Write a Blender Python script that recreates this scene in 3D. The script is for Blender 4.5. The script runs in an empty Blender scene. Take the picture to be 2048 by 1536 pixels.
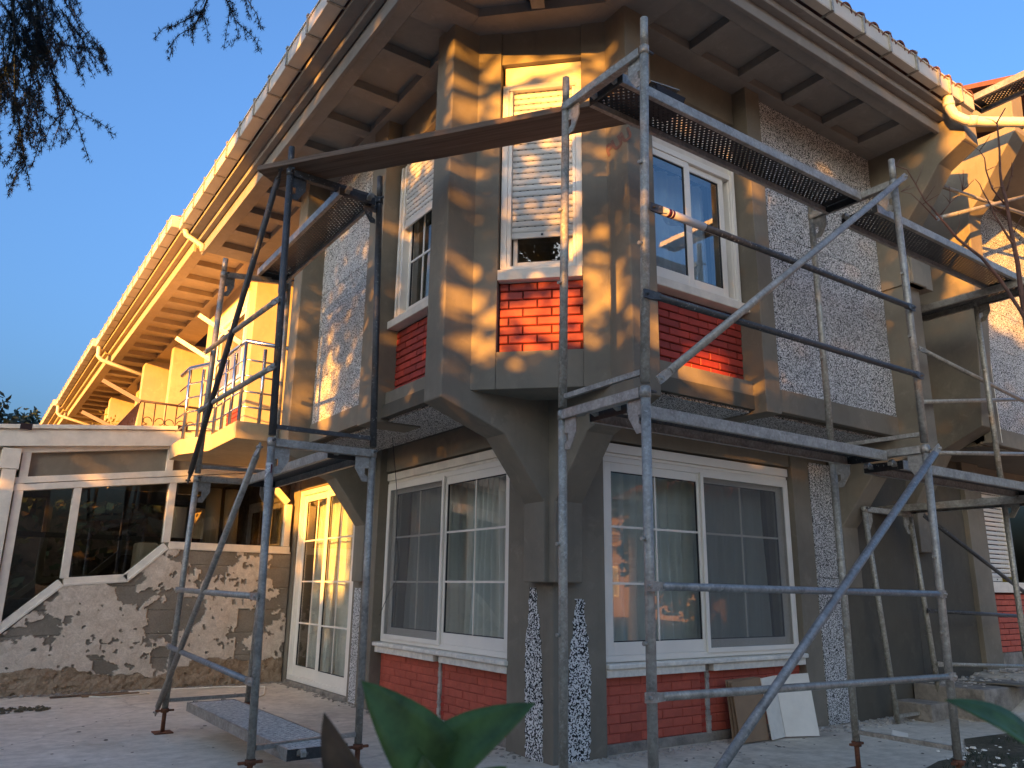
import bpy, bmesh, math, random
from mathutils import Vector, Matrix
R = math.radians
random.seed(7)
C = bpy.context.scene.collection
SC = bpy.context.scene

# ------------------------------------------------------------------ camera
cam_d = bpy.data.cameras.new('camera'); cam = bpy.data.objects.new('camera', cam_d); C.objects.link(cam)
cam_d.sensor_width = 36.0
cam_d.lens = 18.0 / math.tan(R(66.2788 / 2))
cam_d.clip_start = 0.05; cam_d.clip_end = 2000
_r = Vector((0.82091186, -0.57089492, 0.01351703)); _u = Vector((-0.15403251, -0.19857225, 0.96790653)); _f = Vector((0.54988882, 0.79664801, 0.25094669))
cam.matrix_world = Matrix(((_r.x, _u.x, -_f.x, -3.79767), (_r.y, _u.y, -_f.y, -4.910466), (_r.z, _u.z, -_f.z, 1.25), (0, 0, 0, 1)))
cam_d.dof.use_dof = True; cam_d.dof.focus_distance = 6.5; cam_d.dof.aperture_fstop = 8.5
SC.camera = cam

# ------------------------------------------------------------------ light
SUN_EL, SUN_AZ = R(7.8), math.atan2(-0.485, -0.875)          # direction towards the sun, world XY
sd = Vector((math.cos(SUN_EL) * math.cos(SUN_AZ), math.cos(SUN_EL) * math.sin(SUN_AZ), math.sin(SUN_EL)))
sl = bpy.data.lights.new('sun', 'SUN'); sun = bpy.data.objects.new('sun', sl); C.objects.link(sun)
sl.energy = 4.3; sl.angle = R(0.5); sl.color = (1.0, 0.42, 0.06)
sun.rotation_euler = sd.to_track_quat('Z', 'Y').to_euler()
W = bpy.data.worlds.new('World'); SC.world = W; W.use_nodes = True
wn = W.node_tree.nodes; wl = W.node_tree.links
sky = wn.new('ShaderNodeTexSky'); sky.sky_type = 'NISHITA'; sky.sun_disc = False
sky.sun_elevation = SUN_EL; sky.sun_rotation = math.atan2(sd.x, sd.y)
sky.altitude = 0; sky.air_density = 0.95; sky.dust_density = 10.0; sky.ozone_density = 4.4
bg = wn['Background']; bg.inputs['Strength'].default_value = 0.15
wl.new(sky.outputs[0], bg.inputs['Color'])
SC.view_settings.view_transform = 'Standard'; SC.view_settings.look = 'None'
SC.view_settings.exposure = 2.32; SC.view_settings.gamma = 1.0; SC.view_settings.use_curve_mapping = False
SC.cycles.max_bounces = 10; SC.cycles.diffuse_bounces = 6; SC.cycles.transparent_max_bounces = 16

# ------------------------------------------------------------------ helpers
class MB:
    """collects shapes for ONE mesh"""
    def __init__(s): s.v = []; s.f = []; s.smooth = set()
    def add(s, vs, fs, smooth=False):
        o = len(s.v); s.v += [tuple(v) for v in vs]
        for f in fs:
            if smooth: s.smooth.add(len(s.f))
            s.f.append(tuple(i + o for i in f))
        return s
    def hexa(s, p):                                   # 8 points: bottom ring 0-3, top ring 4-7
        return s.add(p, [(0, 3, 2, 1), (4, 5, 6, 7), (0, 1, 5, 4), (1, 2, 6, 5), (2, 3, 7, 6), (3, 0, 4, 7)])
    def box(s, x0, x1, y0, y1, z0, z1):
        return s.hexa([(x0, y0, z0), (x1, y0, z0), (x1, y1, z0), (x0, y1, z0), (x0, y0, z1), (x1, y0, z1), (x1, y1, z1), (x0, y1, z1)])
    def fbox(s, F, s0, s1, d0, d1, z0, z1):
        return s.hexa([F(a, b, c) for a, b, c in ((s0, d0, z0), (s1, d0, z0), (s1, d1, z0), (s0, d1, z0), (s0, d0, z1), (s1, d0, z1), (s1, d1, z1), (s0, d1, z1))])
    def prism(s, pts, off):                           # planar polygon extruded by a vector
        n = len(pts); q = [tuple(Vector(p) + Vector(off)) for p in pts]
        return s.add(list(pts) + q, [tuple(range(n)), tuple(range(2 * n - 1, n - 1, -1))] + [(i, (i + 1) % n, n + (i + 1) % n, n + i) for i in range(n)])
    def tube(s, pts, r, n=8, cap=True):
        pts = [Vector(p) for p in pts]; m = len(pts); rs = r if isinstance(r, (list, tuple)) else [r] * m
        vs = []; prev = None
        for i, p in enumerate(pts):
            t = ((pts[min(i + 1, m - 1)] - p).normalized() + (p - pts[max(i - 1, 0)]).normalized())
            t = t.normalized() if t.length > 1e-6 else Vector((0, 0, 1))
            a = prev - t * prev.dot(t) if prev else t.orthogonal()
            a = a.normalized() if a.length > 1e-5 else t.orthogonal().normalized()
            prev = a; b = t.cross(a)
            vs += [p + (a * math.cos(2 * math.pi * k / n) + b * math.sin(2 * math.pi * k / n)) * rs[i] for k in range(n)]
        fs = [(i * n + k, i * n + (k + 1) % n, (i + 1) * n + (k + 1) % n, (i + 1) * n + k) for i in range(m - 1) for k in range(n)]
        s.add(vs, fs, smooth=True)
        if cap:
            o = len(s.v) - len(vs)
            s.f.append(tuple(o + k for k in range(n - 1, -1, -1))); s.f.append(tuple(o + (m - 1) * n + k for k in range(n)))
        return s
    def bar(s, a, b, w, h, up=(0, 0, 1)):             # rectangular bar from a to b
        a = Vector(a); b = Vector(b); t = (b - a).normalized(); u = Vector(up); sd_ = t.cross(u).normalized(); u = sd_.cross(t)
        x = sd_ * w / 2; y = u * h / 2
        return s.hexa([a - x - y, a + x - y, b + x - y, b - x - y, a - x + y, a + x + y, b + x + y, b - x + y])
    def obj(s, name, mat, parent=None, bevel=0, loc=None):
        base = Vector(loc) if loc is not None else (world_loc(parent) if parent else Vector((0, 0, 0)))
        me = bpy.data.meshes.new(name)
        me.from_pydata([tuple(Vector(v) - base) for v in s.v], [], s.f)
        if s.smooth:
            for i in s.smooth: me.polygons[i].use_smooth = True
        bm = bmesh.new(); bm.from_mesh(me); bmesh.ops.recalc_face_normals(bm, faces=bm.faces); bm.to_mesh(me); bm.free()
        me.materials.append(mat)
        o = bpy.data.objects.new(name, me); C.objects.link(o)
        if parent:
            o.parent = parent; o.location = base - world_loc(parent)
        else: o.location = base
        if bevel:
            m = o.modifiers.new('edge', 'BEVEL'); m.width = bevel; m.segments = 2; m.limit_method = 'ANGLE'; m.angle_limit = R(40)
        return o
def world_loc(o):
    l = Vector((0, 0, 0))
    while o is not None: l += o.location; o = o.parent
    return l
def tag(o, label, cat, group=None):
    o['label'] = label; o['category'] = cat
    if group: o['group'] = group
    return o
def thing(name, label, cat, loc=(0, 0, 0), group=None):
    o = bpy.data.objects.new(name, None); C.objects.link(o); o.location = loc; o.empty_display_size = 0.1
    return tag(o, label, cat, group)
def inst(name, mesh, parent, loc, rz=0.0, scale=(1, 1, 1), rx=0.0, ry=0.0):
    o = bpy.data.objects.new(name, mesh); C.objects.link(o)
    if parent: o.parent = parent; o.location = Vector(loc) - world_loc(parent)
    else: o.location = loc
    o.rotation_euler = (rx, ry, rz); o.scale = scale
    return o
def mesh_of(mb, name, mat):
    o = mb.obj(name, mat); me = o.data; bpy.data.objects.remove(o); return me
def copy_tree(src, delta, label=None, group=None):
    r = src.copy(); C.objects.link(r); r.location = src.location + Vector(delta)
    if label: r['label'] = label
    if group: r['group'] = group
    def rec(a, b):
        for ch in list(a.children):
            c = ch.copy(); C.objects.link(c); c.parent = b; rec(ch, c)
    rec(src, r); return r
FR = lambda s, d, z: (s, -d, z)                      # right facade: s along +X, d outwards
FL = lambda s, d, z: (-d, s, z)                      # left facade: s along +Y, d outwards
H2 = math.sqrt(0.5)
FC = lambda c, d, z: (-0.80 + (c - d) * H2, -0.017 - (c + d) * H2, z)   # chamfered corner of the upper storey

# ------------------------------------------------------------------ materials
def newmat(name):
    m = bpy.data.materials.new(name); m.use_nodes = True
    return m, m.node_tree.nodes, m.node_tree.links, m.node_tree.nodes['Principled BSDF']
def coords(n, l, scale=1.0):
    t = n.new('ShaderNodeTexCoord'); g = n.new('ShaderNodeNewGeometry')
    return g.outputs['Position']
def noise(n, l, vec, scale, detail=4, rough=0.6, dist=0.0):
    t = n.new('ShaderNodeTexNoise'); t.inputs['Scale'].default_value = scale; t.inputs['Detail'].default_value = detail
    t.inputs['Roughness'].default_value = rough; t.inputs['Distortion'].default_value = dist; l.new(vec, t.inputs['Vector']); return t
def ramp(n, l, fac, stops, interp='LINEAR'):
    r = n.new('ShaderNodeValToRGB'); r.color_ramp.interpolation = interp; e = r.color_ramp.elements
    while len(e) < len(stops): e.new(0.5)
    for i, (p, c) in enumerate(stops): e[i].position = p; e[i].color = (*c, 1) if len(c) == 3 else c
    l.new(fac, r.inputs[0]); return r
def mix(n, l, fac, a, b, mode='MIX'):
    m = n.new('ShaderNodeMix'); m.data_type = 'RGBA'; m.blend_type = mode
    for v, i in ((fac, 0), (a, 6), (b, 7)):
        if isinstance(v, (int, float)): m.inputs[i].default_value = v
        elif isinstance(v, tuple): m.inputs[i].default_value = (*v, 1)
        else: l.new(v, m.inputs[i])
    return m.outputs[2]
def bump(n, l, h, strength, dist=0.01, normal=None):
    b = n.new('ShaderNodeBump'); b.inputs['Strength'].default_value = strength; b.inputs['Distance'].default_value = dist
    l.new(h, b.inputs['Height'])
    if normal: l.new(normal, b.inputs['Normal'])
    return b.outputs[0]
def plain(name, col, rough=0.6, var=0.25, scale=3.0, bs=0.15, bscale=60, metal=0.0, spec=0.5, bdist=0.004):
    m, n, l, p = newmat(name); v = coords(n, l)
    t = noise(n, l, v, scale, 6, 0.65)
    lo = tuple(c * (1 - var) for c in col); hi = tuple(min(1, c * (1 + var)) for c in col)
    r = ramp(n, l, t.outputs[0], [(0.3, lo), (0.7, hi)]); l.new(r.outputs[0], p.inputs['Base Color'])
    p.inputs['Roughness'].default_value = rough; p.inputs['Metallic'].default_value = metal; p.inputs['Specular IOR Level'].default_value = spec
    if bs:
        t2 = noise(n, l, v, bscale, 4, 0.6); l.new(bump(n, l, t2.outputs[0], bs, bdist), p.inputs['Normal'])
    return m
M = {}
def render_plaster(name, col, patch=0.12):
    m, n, l, p = newmat(name); v = coords(n, l)
    a = noise(n, l, v, 0.9, 5, 0.6); b = noise(n, l, v, 7.0, 6, 0.7, 0.6)
    base = ramp(n, l, a.outputs[0], [(0.32, tuple(c * (1 - patch * 1.3) for c in col)), (0.68, tuple(c * (1 + patch) for c in col))])
    st = ramp(n, l, b.outputs[0], [(0.56, (0, 0, 0)), (0.8, (1, 1, 1))])
    c = mix(n, l, st.outputs[0], base.outputs[0], tuple(min(1, k * 1.22 + 0.01) for k in col))
    # trowel strokes
    mp = n.new('ShaderNodeMapping'); mp.inputs['Scale'].default_value = (1, 1, 0.8); l.new(v, mp.inputs[0])
    tr = noise(n, l, mp.outputs[0], 5, 7, 0.62, 0.8)
    tr2 = ramp(n, l, tr.outputs[0], [(0.35, (0.93, 0.93, 0.93)), (0.65, (1.04, 1.035, 1.02))])
    c = mix(n, l, 1.0, c, tr2.outputs[0], 'MULTIPLY')
    m2 = n.new('ShaderNodeMapping'); m2.inputs['Scale'].default_value = (9, 9, .55); l.new(v, m2.inputs[0])
    ru = noise(n, l, m2.outputs[0], 1.6, 5, 0.6, 0.3); rr_ = ramp(n, l, ru.outputs[0], [(0.52, (1, 1, 1)), (0.80, (.92, .915, .91))]); c = mix(n, l, 1.0, c, rr_.outputs[0], 'MULTIPLY')
    vp = n.new('ShaderNodeTexVoronoi'); vp.inputs['Scale'].default_value = 1.7; wq = n.new('ShaderNodeVectorMath'); wq.operation = 'MULTIPLY_ADD'; wq.inputs[1].default_value = (.35, .35, .35); l.new(b.outputs['Color'], wq.inputs[0]); l.new(v, wq.inputs[2]); l.new(wq.outputs[0], vp.inputs['Vector'])
    sc_ = n.new('ShaderNodeSeparateColor'); l.new(vp.outputs['Color'], sc_.inputs[0]); pr = ramp(n, l, sc_.outputs[0], [(0.0, (.94, .94, .94)), (.6, (1, 1, 1)), (1.0, (1.07, 1.06, 1.05))]); c = mix(n, l, 1.0, c, pr.outputs[0], 'MULTIPLY')
    l.new(c, p.inputs['Base Color']); p.inputs['Roughness'].default_value = 0.8; p.inputs['Specular IOR Level'].default_value = 0.3
    f = noise(n, l, v, 220, 3, 0.6)
    l.new(bump(n, l, f.outputs[0], 0.25, 0.0015, bump(n, l, tr.outputs[0], 0.3, 0.006)), p.inputs['Normal']); return m
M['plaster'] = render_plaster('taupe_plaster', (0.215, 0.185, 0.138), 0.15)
M['shaded_plaster'] = render_plaster('shaded_plaster', (0.105, 0.092, 0.068))  # taupe plaster darkened: shade of overhangs and recesses put into the colour
M['cream'] = render_plaster('cream_plaster', (0.44, 0.35, 0.22), 0.06)
M['soffit'] = render_plaster('soffit_paint', (0.26, 0.24, 0.21), 0.08)
M['gutter'] = plain('gutter_paint', (0.56, 0.51, 0.41), 0.45, 0.12, 2.5, 0.08, 30)
def speckle(name, scale=150, white=0.84):
    m, n, l, p = newmat(name); v = coords(n, l)
    vo = n.new('ShaderNodeTexVoronoi'); vo.inputs['Scale'].default_value = scale; l.new(v, vo.inputs['Vector'])
    bw = n.new('ShaderNodeSeparateColor'); l.new(vo.outputs['Color'], bw.inputs[0])
    r = ramp(n, l, bw.outputs[0], [(0.0, (0.02, 0.02, 0.019)), (0.40, (0.035, 0.034, 0.032)), (0.50, (white * 0.8, white * .785, white * .74)), (1.0, (white, white * .98, white * .925))])
    big = noise(n, l, v, 3.0, 3)
    r2 = ramp(n, l, big.outputs[0], [(0.3, (0.84, 0.83, 0.81)), (0.7, (1, 1, 1))])
    l.new(mix(n, l, 1.0, r.outputs[0], r2.outputs[0], 'MULTIPLY'), p.inputs['Base Color']); p.inputs['Roughness'].default_value = 0.85
    p.inputs['Specular IOR Level'].default_value = 0.2
    l.new(bump(n, l, vo.outputs['Distance'], 0.5, 0.004), p.inputs['Normal']); return m
M['speckle'] = speckle('graphite_insulation', 160, 0.84)
M['speckle_bold'] = speckle('graphite_insulation_bold', 105, 0.88)
def brickmat(name, col, lo=0.72, hi=1.2):
    m, n, l, p = newmat(name); v = coords(n, l)
    oi = n.new('ShaderNodeObjectInfo')
    hv = n.new('ShaderNodeHueSaturation'); mr = n.new('ShaderNodeMapRange'); mr.inputs[3].default_value = lo; mr.inputs[4].default_value = hi
    l.new(oi.outputs['Random'], mr.inputs[0]); l.new(mr.outputs[0], hv.inputs['Value'])
    t = noise(n, l, v, 14, 6, 0.7)
    r = ramp(n, l, t.outputs[0], [(0.25, tuple(c * 0.75 for c in col)), (0.6, col), (0.85, tuple(min(1, c * 1.15 + 0.02) for c in col))])
    l.new(r.outputs[0], hv.inputs['Color']); l.new(hv.outputs[0], p.inputs['Base Color']); p.inputs['Roughness'].default_value = 0.62
    t2 = noise(n, l, v, 70, 5, 0.7); l.new(bump(n, l, t2.outputs[0], 0.5, 0.004), p.inputs['Normal']); return m
M['brick'] = brickmat('painted_red_brick', (0.36, 0.038, 0.020))
M['brick_pale'] = brickmat('weathered_red_brick', (0.50, 0.10, 0.058), 0.9, 1.08)
M['joint'] = plain('red_joint', (0.07, 0.012, 0.009), 0.9, 0.3, 10, 0.5, 40)
M['joint_pale'] = plain('painted_joint', (0.36, 0.07, 0.042), 0.8, 0.25, 10, 0.4, 40)
M['mortar'] = plain('raw_mortar', (0.42, 0.38, 0.32), 0.95, 0.35, 9, 0.9, 35, bdist=0.012)
M['plinth'] = plain('rough_plinth', (0.26, 0.225, 0.18), 0.95, 0.45, 7, 1.0, 22, bdist=0.02)
M['pvc'] = plain('white_pvc', (0.85, 0.79, 0.68), 0.32, 0.05, 2, 0.0)
M['pvc_old'] = plain('old_white_paint', (0.76, 0.685, 0.56), 0.5, 0.14, 6, 0.2, 40)
M['seal'] = plain('black_rubber', (0.015, 0.015, 0.016), 0.5, 0.1, 3, 0)
M['stone'] = plain('sill_marble', (0.76, 0.71, 0.60), 0.5, 0.2, 12, 0.25, 45)
M['shutter'] = plain('shutter_slat', (0.66, 0.63, 0.56), 0.4, 0.06, 3, 0.0)
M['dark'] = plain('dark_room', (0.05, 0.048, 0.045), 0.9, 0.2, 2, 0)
def glassmat(name, tint=(0.9, 0.93, 0.92), boost=1.0, base=0.02):
    m, n, l, p = newmat(name); n.remove(p); out = n['Material Output']
    tr = n.new('ShaderNodeBsdfTransparent'); tr.inputs[0].default_value = (*tint, 1)
    gl = n.new('ShaderNodeBsdfGlossy'); gl.inputs['Roughness'].default_value = 0.004
    v = coords(n, l); t = noise(n, l, v, 1.6, 2, 0.5); l.new(bump(n, l, t.outputs[0], 0.05, 0.02), gl.inputs['Normal'])
    fr = n.new('ShaderNodeFresnel'); fr.inputs['IOR'].default_value = 1.52
    ma = n.new('ShaderNodeMath'); ma.operation = 'MULTIPLY_ADD'; ma.inputs[1].default_value = boost; ma.inputs[2].default_value = base; ma.use_clamp = True
    l.new(fr.outputs[0], ma.inputs[0])
    ge = n.new('ShaderNodeNewGeometry'); iv = n.new('ShaderNodeMath'); iv.operation = 'SUBTRACT'; iv.inputs[0].default_value = 1; l.new(ge.outputs['Backfacing'], iv.inputs[1])
    mb = n.new('ShaderNodeMath'); mb.operation = 'MULTIPLY'; l.new(ma.outputs[0], mb.inputs[0]); l.new(iv.outputs[0], mb.inputs[1]); ma = mb
    mx = n.new('ShaderNodeMixShader'); l.new(ma.outputs[0], mx.inputs[0]); l.new(tr.outputs[0], mx.inputs[1]); l.new(gl.outputs[0], mx.inputs[2])
    l.new(mx.outputs[0], out.inputs[0]); return m
M['glass'] = glassmat('window_glass', boost=1.5, base=0.03)
M['glass_sky'] = glassmat('coated_glass', (0.85, 0.92, 0.97), boost=2.5, base=0.14)
M['glass_dark'] = glassmat('tinted_glass', (0.66, 0.65, 0.60), boost=1.8, base=0.03)
def screenmat():
    m, n, l, p = newmat('insect_screen'); n.remove(p); out = n['Material Output']
    tr = n.new('ShaderNodeBsdfTransparent'); df = n.new('ShaderNodeBsdfDiffuse'); df.inputs[0].default_value = (0.20, 0.20, 0.19, 1)
    mx = n.new('ShaderNodeMixShader'); mx.inputs[0].default_value = 0.30
    l.new(tr.outputs[0], mx.inputs[1]); l.new(df.outputs[0], mx.inputs[2]); l.new(mx.outputs[0], out.inputs[0]); return m
M['screen'] = screenmat()
def curtainmat():
    m, n, l, p = newmat('sheer_curtain'); n.remove(p); out = n['Material Output']
    df = n.new('ShaderNodeBsdfDiffuse'); tl = n.new('ShaderNodeBsdfTranslucent'); tr = n.new('ShaderNodeBsdfTransparent')
    for x in (df, tl): x.inputs[0].default_value = (0.90, 0.885, 0.83, 1)
    a = n.new('ShaderNodeMixShader'); a.inputs[0].default_value = 0.25; l.new(df.outputs[0], a.inputs[1]); l.new(tl.outputs[0], a.inputs[2])
    b = n.new('ShaderNodeMixShader'); b.inputs[0].default_value = 0.12; l.new(a.outputs[0], b.inputs[1]); l.new(tr.outputs[0], b.inputs[2])
    l.new(b.outputs[0], out.inputs[0]); return m
M['curtain'] = curtainmat()
def galv(name, col=(0.39, 0.36, 0.30), splat=0.45, rust=0.0, metal=0.38):
    m, n, l, p = newmat(name); v = coords(n, l); oi = n.new('ShaderNodeObjectInfo')
    ad = n.new('ShaderNodeVectorMath'); ad.operation = 'ADD'; l.new(v, ad.inputs[0]); l.new(oi.outputs['Random'], ad.inputs[1]); v = ad.outputs[0]
    a = noise(n, l, v, 9, 5, 0.7); b = noise(n, l, v, 45, 4, 0.7); d = noise(n, l, v, 4, 4, 0.6)
    base = ramp(n, l, a.outputs[0], [(0.3, tuple(c * 0.6 for c in col)), (0.7, tuple(c * 1.15 for c in col))])
    vo = n.new('ShaderNodeTexVoronoi'); vo.inputs['Scale'].default_value = 60; l.new(v, vo.inputs['Vector'])
    sp = ramp(n, l, vo.outputs['Color'], [(0.2, (0.85, 0.85, 0.85)), (0.8, (1.1, 1.1, 1.1))])
    c = mix(n, l, 1.0, base.outputs[0], sp.outputs[0], 'MULTIPLY')
    mk = ramp(n, l, b.outputs[0], [(0.62 - splat * 0.1, (0, 0, 0)), (0.68, (1, 1, 1))])
    mk2 = ramp(n, l, d.outputs[0], [(0.5 - splat * 0.25, (0, 0, 0)), (0.72, (1, 1, 1))])
    mm = mix(n, l, 1.0, mk.outputs[0], mk2.outputs[0], 'MULTIPLY')
    c = mix(n, l, mm, c, (0.56, 0.53, 0.46))
    if rust:
        rk = ramp(n, l, noise(n, l, v, 6, 5, 0.75).outputs[0], [(0.66 - rust * 0.3, (0, 0, 0)), (0.75, (1, 1, 1))])
        c = mix(n, l, rk.outputs[0], c, (0.16, 0.065, 0.025))
    l.new(c, p.inputs['Base Color'])
    ml = n.new('ShaderNodeMath'); ml.operation = 'MULTIPLY_ADD'; ml.inputs[1].default_value = -metal; ml.inputs[2].default_value = metal
    l.new(mm, ml.inputs[0]); l.new(ml.outputs[0], p.inputs['Metallic'])
    p.inputs['Roughness'].default_value = 0.48
    l.new(bump(n, l, b.outputs[0], 0.2, 0.003), p.inputs['Normal']); return m
M['galv'] = galv('galvanised_steel')
M['galv_dirty'] = galv('cement_stained_steel', (0.36, 0.335, 0.27), 1.2, 0.0, 0.3)
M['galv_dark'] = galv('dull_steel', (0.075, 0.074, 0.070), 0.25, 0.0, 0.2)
M['galv_blue'] = galv('blue_grey_steel', (0.28, 0.285, 0.275), 0.5, 0.0, 0.38)
M['deck_dark'] = galv('dirty_shaded_deck_steel', (0.045, 0.045, 0.043), 0.1, 0.0, 0.2)  # dirty steel darkened further, the underside's shade put into its colour
M['rust'] = plain('rusty_steel', (0.17, 0.065, 0.03), 0.8, 0.5, 25, 0.5, 60, 0.3)
M['deck_top'] = plain('cement_crusted_deck', (0.52, 0.49, 0.43), 0.9, 0.55, 35, 1.0, 80, 0.1, bdist=0.008)
def wood():
    m, n, l, p = newmat('weathered_plank'); v = coords(n, l)
    mp = n.new('ShaderNodeMapping'); mp.vector_type = 'TEXTURE'; mp.inputs['Rotation'].default_value = (0, 0, R(-54.5)); mp.inputs['Scale'].default_value = (0.9, 0.028, 0.028); l.new(v, mp.inputs[0])
    t = noise(n, l, mp.outputs[0], 1.0, 6, 0.6, 0.8)
    r = ramp(n, l, t.outputs[0], [(0.3, (0.075, 0.048, 0.030)), (0.55, (0.15, 0.10, 0.065)), (0.8, (0.21, 0.155, 0.11))])
    l.new(r.outputs[0], p.inputs['Base Color']); p.inputs['Roughness'].default_value = 0.8
    l.new(bump(n, l, t.outputs[0], 0.4, 0.004), p.inputs['Normal']); return m
M['wood'] = wood()
M['iron'] = plain('dark_wrought_iron', (0.035, 0.016, 0.013), 0.5, 0.3, 8, 0.1, 50, 0.3)
M['steel'] = plain('stainless_tube', (0.62, 0.62, 0.62), 0.22, 0.06, 4, 0, metal=1.0)
M['card'] = plain('brown_cardboard', (0.27, 0.17, 0.095), 0.85, 0.15, 4, 0.3, 16)
M['board'] = plain('white_foam_board', (0.82, 0.75, 0.62), 0.7, 0.08, 4, 0.25, 14)
M['tile'] = plain('red_roof_tile', (0.17, 0.060, 0.040), 0.8, 0.4, 7, 0.4, 40)
M['bark'] = plain('tree_bark', (0.10, 0.075, 0.055), 0.9, 0.4, 12, 0.8, 30, bdist=0.02)
M['twig'] = plain('reddish_twig_bark', (0.15, 0.075, 0.05), 0.75, 0.35, 20, 0.3, 60)
def leafmat(name, col, trans=0.25, rough=0.5, var=0.5, scale=8):
    m, n, l, p = newmat(name); v = coords(n, l)
    t = noise(n, l, v, scale, 4, 0.6)
    r = ramp(n, l, t.outputs[0], [(0.3, tuple(c * (1 - var) for c in col)), (0.7, tuple(c * (1 + var) for c in col))])
    l.new(r.outputs[0], p.inputs['Base Color']); p.inputs['Roughness'].default_value = rough
    tl = n.new('ShaderNodeBsdfTranslucent'); l.new(r.outputs[0], tl.inputs[0])
    mx = n.new('ShaderNodeMixShader'); mx.inputs[0].default_value = trans; out = n['Material Output']
    l.new(p.outputs[0], mx.inputs[1]); l.new(tl.outputs[0], mx.inputs[2]); l.new(mx.outputs[0], out.inputs[0]); return m
M['needle'] = leafmat('cedar_needles', (0.010, 0.020, 0.017), 0.1, 0.6)
M['leaf'] = leafmat('glossy_leaf', (0.11, 0.20, 0.045), 0.38, 0.5, 0.45, 25)
M['leaf_light'] = leafmat('light_leaf', (0.10, 0.15, 0.035), 0.3, 0.55, 0.35, 25)
M['leaf_brown'] = leafmat('brown_leaf', (0.16, 0.10, 0.055), 0.2, 0.45, 0.4, 30)
M['leaf_tree'] = leafmat('tree_leaf', (0.030, 0.045, 0.018), 0.2, 0.6, 0.6, 1.5)
M['leaf_yellow'] = leafmat('yellow_leaf', (0.25, 0.19, 0.02), 0.3, 0.6)
def groundmat():
    m, n, l, p = newmat('concrete_patio'); v = coords(n, l)
    a = noise(n, l, v, 0.8, 6, 0.65, 0.5); b = noise(n, l, v, 9, 6, 0.7); c = noise(n, l, v, 45, 4, 0.7)
    mp = n.new('ShaderNodeMapping'); mp.inputs['Rotation'].default_value = (0, 0, R(25)); mp.inputs['Scale'].default_value = (1, 6, 1); l.new(v, mp.inputs[0])
    sw = noise(n, l, mp.outputs[0], 3.0, 5, 0.6, 0.8)
    base = ramp(n, l, a.outputs[0], [(0.3, (0.50, 0.43, 0.325)), (0.5, (0.655, 0.575, 0.45)), (0.72, (0.74, 0.66, 0.53))])
    s2 = ramp(n, l, sw.outputs[0], [(0.35, (0.92, 0.92, 0.91)), (0.65, (1.03, 1.03, 1.03))])
    cc = mix(n, l, 1.0, base.outputs[0], s2.outputs[0], 'MULTIPLY')
    s3 = ramp(n, l, b.outputs[0], [(0.35, (0.8, 0.79, 0.76)), (0.6, (1.02, 1.02, 1.02))])
    cc = mix(n, l, 1.0, cc, s3.outputs[0], 'MULTIPLY')
    vc = n.new('ShaderNodeTexVoronoi'); vc.feature = 'DISTANCE_TO_EDGE'; vc.inputs['Scale'].default_value = 0.33
    wv = noise(n, l, v, 1.8, 5, 0.6); wa = n.new('ShaderNodeVectorMath'); wa.operation = 'MULTIPLY_ADD'; wa.inputs[1].default_value = (.5, .5, .5); l.new(wv.outputs['Color'], wa.inputs[0]); l.new(v, wa.inputs[2]); l.new(wa.outputs[0], vc.inputs['Vector'])
    ck = ramp(n, l, vc.outputs['Distance'], [(0.0, (1, 1, 1)), (0.006, (0, 0, 0))]); cc = mix(n, l, mix(n, l, .45, (0, 0, 0), ck.outputs[0]), cc, (0.24, 0.20, 0.16))
    spl = noise(n, l, v, 5.5, 7, 0.75, 0.4); sr = ramp(n, l, spl.outputs[0], [(0.60, (0, 0, 0)), (0.66, (1, 1, 1))]); cc = mix(n, l, mix(n, l, .6, (0, 0, 0), sr.outputs[0]), cc, (0.74, 0.69, 0.60))
    stn = noise(n, l, v, 1.4, 6, 0.7, 0.6); sn = ramp(n, l, stn.outputs[0], [(0.56, (0, 0, 0)), (0.70, (1, 1, 1))]); cc = mix(n, l, mix(n, l, .55, (0, 0, 0), sn.outputs[0]), cc, (0.30, 0.255, 0.195))
    dk = ramp(n, l, c.outputs[0], [(0.68, (0, 0, 0)), (0.74, (1, 1, 1))]); cc = mix(n, l, dk.outputs[0], cc, (0.12, 0.10, 0.08))
    l.new(cc, p.inputs['Base Color']); p.inputs['Roughness'].default_value = 0.85
    l.new(bump(n, l, c.outputs[0], 0.3, 0.004, bump(n, l, b.outputs[0], 0.3, 0.012)), p.inputs['Normal']); return m
M['ground'] = groundmat()
def soilmat():
    m, n, l, p = newmat('soil_and_turf'); v = coords(n, l)
    a = noise(n, l, v, 2.2, 6, 0.7, 0.6); b = noise(n, l, v, 30, 5, 0.75)
    base = ramp(n, l, a.outputs[0], [(0.35, (0.055, 0.050, 0.022)), (0.55, (0.12, 0.095, 0.055)), (0.75, (0.25, 0.22, 0.17))])
    s = ramp(n, l, b.outputs[0], [(0.3, (0.45, 0.45, 0.4)), (0.7, (1.3, 1.3, 1.25))])
    l.new(mix(n, l, 1.0, base.outputs[0], s.outputs[0], 'MULTIPLY'), p.inputs['Base Color']); p.inputs['Roughness'].default_value = 0.95
    l.new(bump(n, l, b.outputs[0], 0.9, 0.02), p.inputs['Normal']); return m
M['soil'] = soilmat()
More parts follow.
